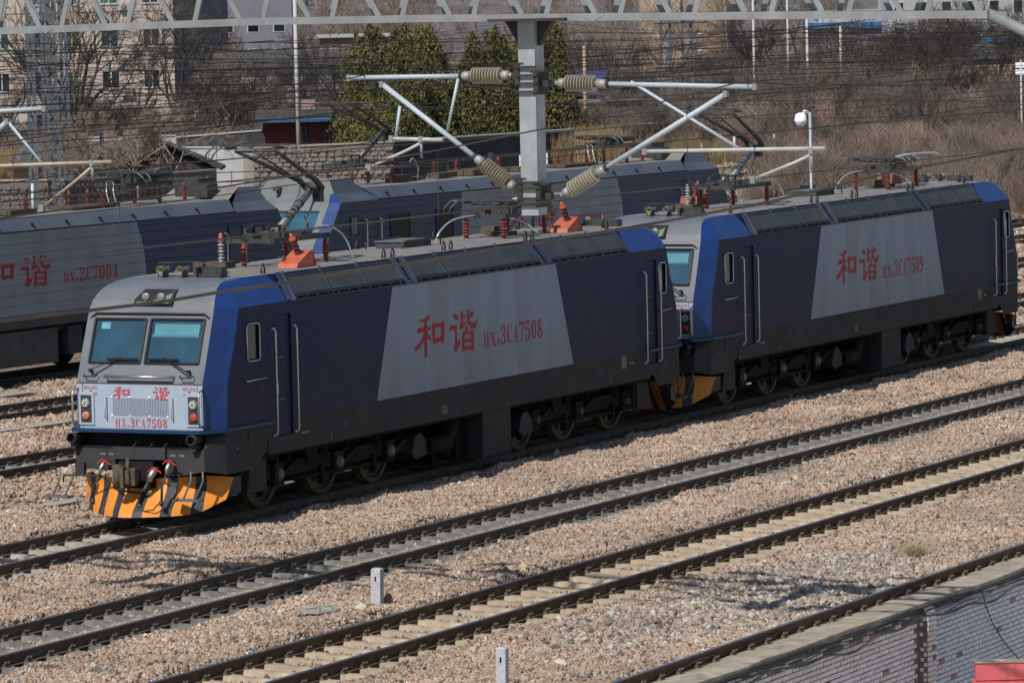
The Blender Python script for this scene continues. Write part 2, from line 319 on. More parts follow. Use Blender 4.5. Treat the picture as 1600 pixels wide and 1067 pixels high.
# the soil sheet to the horizon
g = MB(); n = 24; rows = []
for i in range(n+1):
    rows.append([(-300+3300*(i/n)**1.5, -16.2+2600*(k/n)**1.3, -.55) for k in range(n+1)])
g.grid(rows); o = g.build('ground', M['soil']); tag(o, kind='structure')
g = MB(); g.grid([[(x, y, -2.6) for y in (-16.7, -60, -400, -1500)] for x in (-300, -60, 100, 800, 3000)]); o = g.build('lower_ground', M['bounce_ground']); tag(o, kind='structure')  # ground made pale and set high to bounce light onto the brick wall
# ballast bed
def bed(name, xs, ys, m, frame=None):
    xx, yy = np.meshgrid(xs, ys, indexing='ij')
    X, Y = (xx, yy) if frame is None else (GD[0]*xx+GN[0]*yy, GD[1]*xx+GN[1]*yy)
    Z = ground_z(X, Y); nx, ny = X.shape
    vs = np.stack([X, Y, Z], -1).reshape(-1, 3); idx = np.arange(nx*ny).reshape(nx, ny)
    fs = np.stack([idx[:-1, :-1], idx[1:, :-1], idx[1:, 1:], idx[:-1, 1:]], -1).reshape(-1, 4)
    me = bpy.data.meshes.new(name); me.from_pydata(vs.tolist(), [], fs.tolist()); me.materials.append(m)
    me.polygons.foreach_set('use_smooth', [True]*len(me.polygons))
    o = bpy.data.objects.new(name, me); C.objects.link(o); return tag(o, kind='structure')
bed('ballast_bed', np.arange(-45, 130, .45), np.concatenate([np.arange(-15.79, -12, .3), np.arange(-12, 3.6, .3)]), M['ballast'])
bed('ballast_bed', np.arange(-45, 200, .6), np.arange(3.0, 41, .4), M['ballast'], 1).location.z = -.006
bed('ballast_bed', np.arange(60, 330, 1.5), np.arange(59, 70, .5), M['ballast'], 1)
# loose stones (instanced)
def make_pts(name, P, scl, rot, sources, m_attr=None):
    me = bpy.data.meshes.new(name); me.vertices.add(len(P)); me.vertices.foreach_set('co', np.asarray(P, np.float32).ravel())
    a = me.attributes.new('scl', 'FLOAT_VECTOR', 'POINT'); a.data.foreach_set('vector', np.asarray(scl, np.float32).ravel())
    a = me.attributes.new('rot', 'FLOAT_VECTOR', 'POINT'); a.data.foreach_set('vector', np.asarray(rot, np.float32).ravel())
    o = bpy.data.objects.new(name, me); C.objects.link(o)
    col = bpy.data.collections.new(name+'_sources')
    for s in sources: col.objects.link(s)
    ng = bpy.data.node_groups.new(name, 'GeometryNodeTree'); ng.interface.new_socket('Geometry', in_out='INPUT', socket_type='NodeSocketGeometry'); ng.interface.new_socket('Geometry', in_out='OUTPUT', socket_type='NodeSocketGeometry')
    N = ng.nodes.new; L = ng.links.new; gi = N('NodeGroupInput'); go = N('NodeGroupOutput'); ip = N('GeometryNodeInstanceOnPoints'); ci = N('GeometryNodeCollectionInfo')
    ci.inputs['Collection'].default_value = col; ci.inputs['Separate Children'].default_value = True; ci.inputs['Reset Children'].default_value = True
    mp = N('GeometryNodeMeshToPoints'); L(gi.outputs[0], mp.inputs['Mesh']); L(mp.outputs[0], ip.inputs['Points']); L(ci.outputs[0], ip.inputs['Instance']); ip.inputs['Pick Instance'].default_value = True
    for at, sock in (('scl', 'Scale'), ('rot', 'Rotation')):
        na = N('GeometryNodeInputNamedAttribute'); na.data_type = 'FLOAT_VECTOR'; na.inputs['Name'].default_value = at; L(na.outputs[0], ip.inputs[sock])
    L(ip.outputs[0], go.inputs[0]); md = o.modifiers.new('inst', 'NODES'); md.node_group = ng
    return o
def stone_src(m, k):
    out = []
    for i in range(k):
        bm = bmesh.new(); bmesh.ops.create_icosphere(bm, subdivisions=1, radius=1)
        r = random.Random(i+50)
        for v in bm.verts: v.co = Vector((v.co.x*r.uniform(.6, 1.3), v.co.y*r.uniform(.6, 1.2), v.co.z*r.uniform(.5, 1.05)))
        me = bpy.data.meshes.new('stone'); bm.to_mesh(me); bm.free(); me.materials.append(m); out.append(bpy.data.objects.new('stone', me))
    return out
def scatter_stones(name, u0, u1, v0, v1, dens, size, m, label, frame=None, grow=None, part=None):
    N_ = int((u1-u0)*(v1-v0)*dens); a = rng.uniform(u0, u1, N_); b = rng.uniform(v0, v1, N_)
    X, Y = (a, b) if frame is None else (GD[0]*a+GN[0]*b, GD[1]*a+GN[1]*b)
    Z = ground_z(X, Y); P = np.stack([X, Y, Z], 1); px, py, D = pix(P)
    ok = (px > -160) & (px < 1860) & (py > 150) & (py < 1150)
    # keep stones thin on sleepers and rails
    d = np.full(N_, 9.); u = X*GD[0]+Y*GD[1]; v = X*GN[0]+Y*GN[1]
    if frame is None:
        for c in AC.values(): d = np.minimum(d, np.abs(Y-c))
        ok &= Y > DR+.07
    else:
        for c in LV.values(): d = np.minimum(d, np.abs(v-c))
    ok &= ~((np.abs(d-.754) < .09)) & ~((d < 1.22) & (rng.random(N_) < .55))
    if part is not None: ok &= part(X, Y, d, rng.random(N_))
    P = P[ok]; n_ = len(P); s = size*rng.lognormal(0, .32, n_)
    if grow is not None: s *= grow(P)
    P[:, 2] += s*.25
    sc = np.stack([s*rng.uniform(.8, 1.3, n_), s*rng.uniform(.7, 1.1, n_), s*rng.uniform(.55, .95, n_)], 1)
    o = make_pts(name, P, sc, rng.uniform(0, 6.28, (n_, 3)), stone_src(m, 5)); print(name, n_)
    return tag(o, label, 'gravel', kind='stuff')
nearr = lambda X, Y, d: np.clip(1-np.abs(d-.95)/.75, 0, 1)
grey_zone = lambda X, Y: np.clip(1-((X+4.5)/7)**2-((Y+13.9)/1.9)**2, 0, 1)*.42+.06*(np.sin(X*1.3+Y*2.1) > .6)
S0 = random.getstate()
for m_, fn, lab in ((M['stoneb'], lambda X, Y, d, r: r > .55*nearr(X, Y, d)+grey_zone(X, Y), 'pinkish tan crushed stone ballast around the near tracks'),
                    (M['stoner'], lambda X, Y, d, r: r < .55*nearr(X, Y, d), 'rust stained brown ballast stones along the near rails'),
                    (M['stoneg'], lambda X, Y, d, r: r < grey_zone(X, Y), 'greyer coarse stones in the ballast beside the wall')):
    scatter_stones('ballast_stones', -30, 20, -15.98, -1.0, 1080, .0245 if m_ is not M['stoneg'] else .034, m_, lab, part=fn)
scatter_stones('ballast_stones', 20, 62, -13.2, -.5, 480, .029, M['stoneb'], 'pinkish tan crushed stone ballast beside the second locomotive')
scatter_stones('ballast_stones', -22, 7, -1.0, 3.6, 760, .026, M['stoneb'], 'pinkish tan crushed stone ballast in front of the leading locomotive')
scatter_stones('ballast_stones', -12, 34, 3.4, 21, 260, .038, M['stoneb'], 'pinkish ballast between the tracks at the left edge', 1)
scatter_stones('ballast_stones', 48, 115, 2.0, 41, 70, .06, M['stoneb'], 'pale ballast beyond the second locomotive at the right edge', 1)
scatter_stones('pale_gravel', 88, 190, 41, 69.5, 28, .085, M['stoneg'], 'pale grey gravel around the far curving tracks', 1)
# ================================================================ tracks
RP = [(-.075, -.176), (-.075, -.165), (-.012, -.145), (-.010, -.05), (-.036, -.036), (-.036, -.004), (-.026, 0), (.026, 0), (.036, -.004), (.036, -.036), (.010, -.05), (.012, -.145), (.075, -.165), (.075, -.176)]
def rail_mesh(x0, x1, name, m1, m2):
    b = MB(); n = 14; 
    rows = [[(x, y, z) for y, z in RP] for x in np.linspace(x0, x1, max(2, int((x1-x0)/20)))]
    for k in range(len(RP)-1):
        b.grid([[r[k], r[k+1]] for r in rows], 1 if k in (5, 6, 7) else 0)
    me = b.mesh(name, [m1, m2]); return me
def sleeper_mesh(m):
    b = MB(); rows = []
    for y, h, w in ((-1.25, .15, .15), (-1.18, .19, .15), (-.5, .19, .15), (-.25, .165, .12), (.25, .165, .12), (.5, .19, .15), (1.18, .19, .15), (1.25, .15, .15)):
        rows.append([(-w-.02, y, -.38), (-w+.05, y, -.37+h), (-w+.075, y, -.36+h), (w-.075, y, -.36+h), (w-.05, y, -.37+h), (w+.02, y, -.38)])
    b.grid(rows); b.add(rows[0], [(0, 1, 2, 3, 4, 5)]); b.add(rows[-1], [(5, 4, 3, 2, 1, 0)]); me = b.mesh('sleeper', m); fixn(me); return me
CLIP = MB()
def clip_into(b, x, y, s, rz=0):
    b.box((x-.05, y+s*.075-.035, -.172), (x+.05, y+s*.075+.035, -.135)); b.bar((x-.02, y+s*.06, -.14), (x-.045, y+s*.12, -.085), .022, .022); b.bar((x+.02, y+s*.06, -.14), (x+.045, y+s*.12, -.085), .022, .022)
    b.tube([(x, y+s*.085, -.15), (x, y+s*.085, -.085)], .018, 5)
def track(name_label, x0, x1, loc, rz, sm, m1, m2, sx0, sx1, step=.575):
    t = empty('railway_track', loc, rz); tag(t, name_label, kind='structure')
    rm = rail_mesh(x0, x1, 'rail', m1, m2)
    for s in (-1, 1): inst(rm, 'rail', t, (0, s*.754, 0))
    me = sleeper_mesh(sm); b = MB(); k = 0; c, s_ = math.cos(rz), math.sin(rz)
    x = sx0
    while x < sx1:
        P = [(loc[0]+c*x, loc[1]+s_*x, -.15)]; px, py, D = pix(P)
        if -70 < px[0] < 1670 and 150 < py[0] < 1130:
            inst(me, 'sleeper', t, (x, random.uniform(-.02, .02), random.uniform(-.006, .004)), (0, 0, random.uniform(-.012, .012))); k += 1
            if D[0] < 135:
                for rr in (-.754, .754):
                    for s in (-1, 1): clip_into(b, x, rr, s)
        x += step
    if b.v: tag(b.build('rail_clips', M['clip'], t), kind='stuff')
    print('track', name_label, k); return t
track('track the blue locomotives stand on', -60, 140, (0, 0, 0), 0, M['slA'], M['railg'], M['headg'], -16, 62)
track('second track from the wall with dull rails and grey sleepers', -60, 140, (0, AC['B'], 0), 0, M['slB'], M['railg'], M['headg'], -24, 48)
track('track nearest the wall with polished rails and tan sleepers', -60, 140, (0, AC['C'], 0), 0, M['slC'], M['rail'], M['head'], -30, 34)
rz = TH
for k, v in LV.items():
    p = uv(0, v); rng_ = {'E': (-8, 75), 'F': (5, 95), 'G': (22, 110), 'H': (88, 130), 'I': (95, 140), 'J': (100, 150), 'K': (150, 210), 'L': (155, 210)}[k]
    if k in 'HIJKL': 
        t = empty('railway_track', p, rz); tag(t, 'far yard track beyond the parked trains', kind='structure', group='yard tracks behind the locomotives'); rm = rail_mesh(20, 330, 'rail', M['railg'], M['headg'])
        for s in (-1, 1): inst(rm, 'rail', t, (0, s*.754, 0))
        me = sleeper_mesh(M['slB']); b = MB()
        bv = [tuple(vv.co) for vv in me.vertices]; bf = [tuple(pp.vertices) for pp in me.polygons]
        x = rng_[0]
        while x < rng_[1]: b.add([(a[0]+x, a[1], a[2]) for a in bv], bf); x += .6
        tag(b.build('sleepers', M['slB'], t), kind='stuff')
    else:
        track({'E': 'track just behind the leading locomotive', 'F': 'empty track between the two pairs of locomotives', 'G': 'track under the rear silver locomotives'}[k], -60, 200, p, rz, M['slB'], M['railg'], M['headg'], *rng_)
# single rail next to the wall
t = empty('wall_side_rail', (0, DR, 0)); tag(t, 'single polished rail laid beside the wall coping', kind='structure')
inst(rail_mesh(-60, 140, 'rail', M['rail'], M['head']), 'rail', t, (0, 0, 0))
b = MB(); x = -24
while x < 14: clip_into(b, x, 0, -1); clip_into(b, x, 0, 1); x += .6
tag(b.build('rail_clips', M['clip'], t), kind='stuff')
# concrete trough lids between the left tracks
sm = MB().box((-.49, -.2, -.06), (.49, .2, 0)).mesh('slab', M['slab'])
for v, u0, u1, lab in ((3.75, -14, 6, 'pale concrete trough strip beside the leading locomotive nose'), (13.65, 5, 30, 'pale concrete strip between the two empty tracks'), (19.1, 14, 34, 'pale concrete strip before the silver locomotives')):
    t = empty('cable_trough', uv(0, v, -.035), TH); tag(t, lab, kind='structure')
    x = u0
    while x < u1: inst(sm, 'slab', t, (x, 0, random.uniform(-.01, .01)), (0, 0, random.uniform(-.01, .01))); x += 1.0
# ================================================================ lettering
GLY = {'he':[[(8.023,3.024),(8.132,3.011),(8.253,3.028),(8.365,3.066),(8.437,3.091),(8.487,3.067),(8.478,3.022),(8.416,2.986),(8.365,2.969),(8.355,2.878),(8.421,2.868),(8.476,2.867),(8.503,2.831),(8.494,2.796),(8.406,2.793),(8.365,2.78),(8.371,2.765),(8.423,2.705),(8.518,2.621),(8.512,2.591),(8.45,2.596),(8.375,2.642),(8.353,2.634),(8.352,2.501),(8.341,2.303),(8.267,2.281),(8.231,2.297),(8.225,2.593),(8.173,2.576),(8.093,2.511),(7.98,2.454),(7.914,2.434),(7.849,2.454),(7.825,2.492),(7.897,2.527),(8.031,2.577),(8.156,2.659),(8.227,2.75),(8.222,2.776),(8.085,2.771),(7.976,2.764),(7.944,2.782),(7.98,2.845),(8.037,2.881),(8.156,2.862),(8.24,2.871),(8.26,2.951),(8.261,2.971),(8.162,2.969),(8.075,2.975)],[(8.555,2.904),(8.601,2.931),(8.645,2.918),(8.844,2.898),(8.933,2.902),(9.013,2.932),(9.068,2.918),(9.081,2.835),(9.051,2.611),(9.035,2.515),(9.0,2.497),(8.924,2.534),(8.847,2.545),(8.735,2.538),(8.622,2.501),(8.59,2.518),(8.565,2.669),(8.551,2.823)],[(8.682,2.782),(8.694,2.812),(8.751,2.828),(8.84,2.83),(8.917,2.816),(8.93,2.764),(8.919,2.652),(8.862,2.625),(8.762,2.625),(8.691,2.633),(8.676,2.68)]],
'xie':[[(9.432,3.015),(9.484,3.044),(9.546,3.027),(9.633,2.964),(9.676,2.915),(9.618,2.893),(9.539,2.909),(9.456,2.946),(9.424,2.984)],[(9.272,2.759),(9.332,2.826),(9.388,2.812),(9.489,2.804),(9.546,2.821),(9.59,2.802),(9.599,2.755),(9.583,2.674),(9.59,2.591),(9.596,2.497),(9.642,2.504),(9.734,2.538),(9.72,2.477),(9.658,2.389),(9.587,2.322),(9.506,2.293),(9.451,2.323),(9.444,2.396),(9.493,2.474),(9.5,2.597),(9.495,2.711),(9.417,2.732),(9.338,2.728),(9.284,2.696),(9.258,2.713)],[(9.76,3.012),(9.809,3.072),(9.853,3.052),(9.861,2.984),(9.906,2.97),(9.974,2.976),(9.984,2.939),(9.926,2.927),(9.863,2.932),(9.853,2.84),(9.897,2.821),(9.99,2.84),(9.965,2.8),(9.871,2.745),(9.755,2.707),(9.711,2.726),(9.714,2.788),(9.759,2.857)],[(10.034,3.034),(10.089,3.079),(10.127,3.048),(10.122,2.965),(10.205,3.011),(10.279,3.029),(10.319,3.003),(10.305,2.957),(10.2,2.918),(10.106,2.883),(10.131,2.84),(10.216,2.805),(10.331,2.805),(10.413,2.83),(10.46,2.847),(10.432,2.766),(10.383,2.697),(10.313,2.676),(10.211,2.704),(10.089,2.77),(10.035,2.826),(10.028,2.91)],[(9.939,2.74),(9.997,2.765),(10.033,2.723),(10.016,2.652),(10.139,2.642),(10.22,2.659),(10.287,2.631),(10.293,2.537),(10.275,2.289),(10.233,2.273),(10.12,2.301),(9.983,2.307),(9.892,2.293),(9.822,2.268),(9.789,2.296),(9.788,2.472),(9.8,2.616),(9.809,2.657),(9.844,2.67),(9.927,2.659)],[(9.888,2.568),(9.931,2.596),(10.091,2.599),(10.181,2.577),(10.173,2.52),(10.086,2.511),(9.972,2.515),(9.892,2.511)],[(9.881,2.429),(9.923,2.446),(10.083,2.454),(10.173,2.432),(10.165,2.375),(9.987,2.376),(9.885,2.377)]]}
def curve_mesh(curve, m):
    o = bpy.data.objects.new('t', curve); C.objects.link(o); dg = bpy.context.evaluated_depsgraph_get(); dg.update()
    me = bpy.data.meshes.new_from_object(o.evaluated_get(dg)); bpy.data.objects.remove(o); bpy.data.curves.remove(curve)
    me.materials.clear(); me.materials.append(m)
    co = np.zeros(len(me.vertices)*3); me.vertices.foreach_get('co', co); return me, co.reshape(-1, 3)
def fit(me, co, box, place, name, parent):
    """box (x0,y0,x1,y1) in the print's own plane; place maps (a,b)->3D"""
    lo = co.min(0); hi = co.max(0); a = box[0]+(co[:, 0]-lo[0])/(hi[0]-lo[0])*(box[2]-box[0]); c = box[1]+(co[:, 1]-lo[1])/(hi[1]-lo[1])*(box[3]-box[1])
    P = np.array([place(p, q) for p, q in zip(a, c)]); me.vertices.foreach_set('co', P.ravel()); me.update(); me.name = name
    return inst(me, name, parent, (0, 0, 0))
def glyph(key, box, place, m, name, parent):
    cu = bpy.data.curves.new('g', 'CURVE'); cu.dimensions = '2D'; cu.fill_mode = 'BOTH'
    for poly in GLY[key]:
        s = cu.splines.new('POLY'); s.points.add(len(poly)-1); s.use_cyclic_u = True
        for p, (x, y) in zip(s.points, poly): p.co = (x, y, 0, 1)
    me, co = curve_mesh(cu, m); return fit(me, co, box, place, name, parent)
def serif(ch):
    o = ord(ch)
    if 48 <= o < 58: return chr(0x1D7CE+o-48)
    return chr(0x1D400+o-65) if 65 <= o < 91 else ch
def text(s, box, place, m, name, parent, ser=False):
    cu = bpy.data.curves.new('g', 'FONT'); cu.body = ''.join(serif(c) for c in s) if ser else s; cu.resolution_u = 3
    if ser: cu.offset = -.006
    me, co = curve_mesh(cu, m); return fit(me, co, box, place, name, parent)
def number_run(num, x0, x1, zlow, zh, place, m, parent, small_h=.72):
    w = (x1-x0); u = w/9.3                                           # HX, a small D, then the number
    text('H', (x0, zlow, x0+u*.85, zlow+zh*small_h), place, m, 'letter', parent, True)
    text('X', (x0+u*1.05, zlow, x0+u*1.9, zlow+zh*small_h), place, m, 'letter', parent, True)
    text('D', (x0+u*2.1, zlow, x0+u*2.45, zlow+zh*.33), place, m, 'letter', parent, True)
    n = len(num); a = x0+u*2.6; st = (x1-a)/n
    for i, ch in enumerate(num): text(ch, (a+st*i+st*.1, zlow, a+st*(i+.86), zlow+zh), place, m, 'digit' if ch.isdigit() else 'letter', parent, True)
# ================================================================ shared roof fittings
def insulator(parent, x, y, z0, h, r=.11, m='redins', n=6, base=.06, tilt=(0, 0), capm=None, name='insulator'):
    b = MB(); a = Vector((x, y, z0)); e = Vector((x+tilt[0], y+tilt[1], z0+h)); L_ = (e-a).length
    prof = [(0, .05), (base, .05)]
    for k in range(n):
        t = base+(L_-base-.05)*(k+.2)/n; dt = (L_-base-.05)/n
        rr = r if k % 2 == 0 else r*.8
        prof += [(t, r*.42), (t+dt*.12, rr), (t+dt*.24, rr*.97), (t+dt*.5, r*.45)]
    prof += [(L_-.04, r*.42), (L_, r*.42), (L_+.001, 0)]
    b.lathe(a, e, prof, 10, 0)
    if capm: b.lathe(e-(e-a).normalized()*.07, e+(e-a).normalized()*.05, [(0, r*.95), (.03, r), (.05, r*.55), (.11, r*.5), (.14, r*.3), (.141, 0)], 10, 1)
    return b.build(name, [M[m], M[capm] if capm else M[m]], parent)
def horn(parent, x, y, z, d=-1, L_=.36, r=.075):
    b = MB(); b.lathe((x, y, z), (x-d*L_, y, z), [(0, r*.93), (.001, r), (.02, r), (.08, r*.55), (.2, r*.33), (L_, r*.28)], 12, 0)
    b.lathe((x, y, z), (x-d*L_, y, z), [(.001, r*.93), (.07, r*.5), (.12, 0)], 12, 0)
    b.cbox((x-d*(L_-.04), y, z), (.14, .12, .12), 1); b.cbox((x-d*.2, y, z-.07), (.06, .1, .1), 1)
    return b.build('horn', [M['brass'], M['gframe']], parent)
def pantograph(parent, xb, z0, raised, d=1, y0=0):
    """base at xb, frame height z0; d=+1 knee towards +x"""
    p = empty('pantograph', (0, 0, 0), 0, parent)
    def q(x, y, z): return (xb+d*x, y0+y, z0+z)
    b = MB()
    for s in (-1, 1): b.bar(q(-.95, s*.42, 0), q(1.25, s*.42, 0), .07, .09); 
    for x in (-.9, .05, 1.2): b.bar(q(x, -.5, 0), q(x, .5, 0), .07, .08)
    b.cbox(q(.02, 0, .07), (.24, .5, .14)); b.cbox(q(-.5, .2, .05), (.3, .2, .12)); b.cbox(q(.6, -.15, .05), (.2, .25, .1))
    for x in (-.75, -.35): b.bar(q(x, -.3, .02), q(x, -.3, .26), .04, .04)
    b.bar(q(-.8, -.3, .25), q(-.3, -.3, .25), .04, .04)
    b.tube([q(-1.0, .1, .02), q(-1.0, .05, .22), q(-.75, 0, .3), q(-.45, -.1, .26), q(-.2, 0, .1)], .016, 6)
    b.tube([q(1.2, .45, .02), q(1.55, .45, .03), q(1.58, .3, .03)], .03, 6)
    b.build('base_frame', M['dkmetal'], p)
    if raised:
        K = q(1.5, 0, .88); b = MB(); b.tube([q(.05, 0, .1), K], [.085, .065], 10)
        for t in (.35, .5, .62):
            c = Vector(q(.05, 0, .1)).lerp(Vector(K), t); e = Vector(q(.05, 0, .1)).lerp(Vector(K), t+.02); b.tube([c, e], .082, 10, 1)
        b.tube([q(-.1, -.1, .1), q(.12, 0, .22), q(-.1, .14, .1)], .03, 6); b.build('lower_arm', [M['gymetal'], M['black']], p)
        b = MB(); H = q(-.8, 0, 1.66); b.tube([q(1.5, -.13, .87), q(1.5, .16, .87)], .075, 8)
        b.tube([q(1.55, -.16, .85), q(1.3, -.18, 1.0), q(-.62, -.42, 1.62)], [.06, .055, .03], 8); b.tube([q(1.55, .18, .85), q(1.35, .2, 1.0), q(-.62, .42, 1.62)], [.06, .055, .03], 8)
        b.tube([q(-.62, -.44, 1.62), q(-.62, .44, 1.62)], .025, 6); b.cbox(q(1.68, 0, .74), (.16, .16, .3)); b.build('upper_arm', M['dkmetal'], p)
        b = MB(); b.tube([q(.95, -.02, .02), q(1.62, 0, .74)], .022, 6); b.build('coupling_rod', M['chrome'], p)
        b = MB(); b.tube([q(1.5, -.05, .8), q(-.6, -.05, 1.56)], .016, 6); b.build('guide_rod', M['dkmetal'], p)
        hz = 1.68; hx = -.66
    else:
        b = MB(); b.tube([q(.05, 0, .12), q(1.55, 0, .16)], [.075, .065], 10); b.build('lower_arm', M['dkmetal'], p)
        b = MB(); b.tube([q(1.6, -.16, .18), q(-.6, -.40, .24)], [.055, .03], 8); b.tube([q(1.6, .18, .18), q(-.6, .40, .24)], [.055, .03], 8); b.tube([q(-.6, -.42, .24), q(-.6, .42, .24)], .025, 6)
        b.tube([q(1.6, -.16, .18), q(1.6, .18, .18)], .07, 8); b.build('upper_arm', M['dkmetal'], p)
        hz = .27; hx = -.62
    b = MB()
    for s in (-1, 1):
        b.bar(q(hx+s*.17, -.62, hz+.05), q(hx+s*.17, .62, hz+.05), .055, .045)
        b.tube([q(hx+s*.17, -.62, hz+.05), q(hx+s*.17, -.78, hz+.03), q(hx+s*.15, -.92, hz-.08), q(hx+s*.13, -.99, hz-.2)], .016, 6, 1); b.tube([q(hx+s*.17, .62, hz+.05), q(hx+s*.17, .78, hz+.03), q(hx+s*.15, .92, hz-.08), q(hx+s*.13, .99, hz-.2)], .016, 6, 1)
    for y in (-.5, .5): b.bar(q(hx-.19, y, hz), q(hx+.19, y, hz), .05, .05)
    b.build('collector_head', [M['dkmetal'], M['gymetal']], p)
    return p
def loopcable(parent, pts, r=.016, name='roof_cable', m='cu'):
    # smooth the points
    P = [Vector(p) for p in pts]; out = []
    for i in range(len(P)-1):
        p0 = P[max(i-1, 0)]; p1 = P[i]; p2 = P[i+1]; p3 = P[min(i+2, len(P)-1)]
        for t in np.linspace(0, 1, 6, endpoint=False):
            out.append(.5*((2*p1)+(-p0+p2)*t+(2*p0-5*p1+4*p2-p3)*t*t+(-p0+3*p1-3*p2+p3)*t**3))
    out.append(P[-1]); return MB().tube(out, r, 6).build(name, M[m], parent)
def wheelset(parent, xs, cx=0, cy=0, near=-1.0):
    b = MB(); R = .625; y = -.76
    b.lathe((0, y-.07, R), (0, y+.07, R), [(0, .52), (.001, .60), (.008, R), (.10, R), (.105, R+.03), (.14, R+.03), (.14, .5)], 32, 1)
    b.lathe((0, y-.05, R), (0, y, R), [(0, 0), (.0, .16), (.02, .2), (.035, .5), (.0, .53)], 28, 0)
    for k in range(6):
        a = k*math.pi/3; b.cbox((math.cos(a)*.36, y-.03, R+math.sin(a)*.36), (.07, .04, .07), 0)
    me = b.mesh('wheel', [M['wheel'], M['tyre']])
    for x in xs:
        inst(me, 'wheel', parent, (cx+x, cy, 0)); inst(me, 'wheel', parent, (cx+x, cy, 0), (0, 0, math.pi))
def bogie(parent, xc, axles, cx=0, cy=0, ys=(-1, 1)):
    b = MB(); x0, x1 = min(axles)-.75, max(axles)+.75
    for s in ys:
        y = s*1.05; b.box((x0, y-.09, .55), (x1, y+.09, .82))
        for a in axles:
            b.cbox((a-.42, y, .88), (.2, .2, .26)); b.cbox((a, y+s*.06, .62), (.34, .2, .4))
            for k in range(5): b.tube([(a+.42, y+s*.05, .72+k*.05), (a+.42, y+s*.05, .745+k*.05)], .1, 10)
            for k in range(5): b.tube([(a-.42, y+s*.05, .72+k*.05), (a-.42, y+s*.05, .745+k*.05)], .1, 10)
            b.bar((a+.1, y+s*.16, .6), (a+.6, y+s*.16, .78), .07, .1)
            b.cbox((a-.62, y+s*.1, .45), (.1, .12, .34))
        b.tube([(axles[0]+.5, y+s*.12, .48), (axles[-1]-.5, y+s*.12, .44)], .035, 6)
        b.prism([(axles[1]-1.25, y+s*.14, 1.0), (axles[1]-.75, y+s*.14, 1.0), (axles[1]-.85, y+s*.14, .72), (axles[1]-1.15, y+s*.14, .72)], (0, .06, 0))
    b.box((x0+.2, -.9, .4), (x1-.2, .9, .9)); b.build('bogie_frame', M['under'], parent)
    for a in axles:
        for s in ys:
            MB().lathe((a, s*1.17, .62), (a, s*1.27, .62), [(0, .12), (.05, .12), (.065, .09), (.09, .09), (.095, .03), (.1, 0)], 16).build('axle_cap', M['cap'] if (a < 9 and s < 0) else M['wheel'], parent)
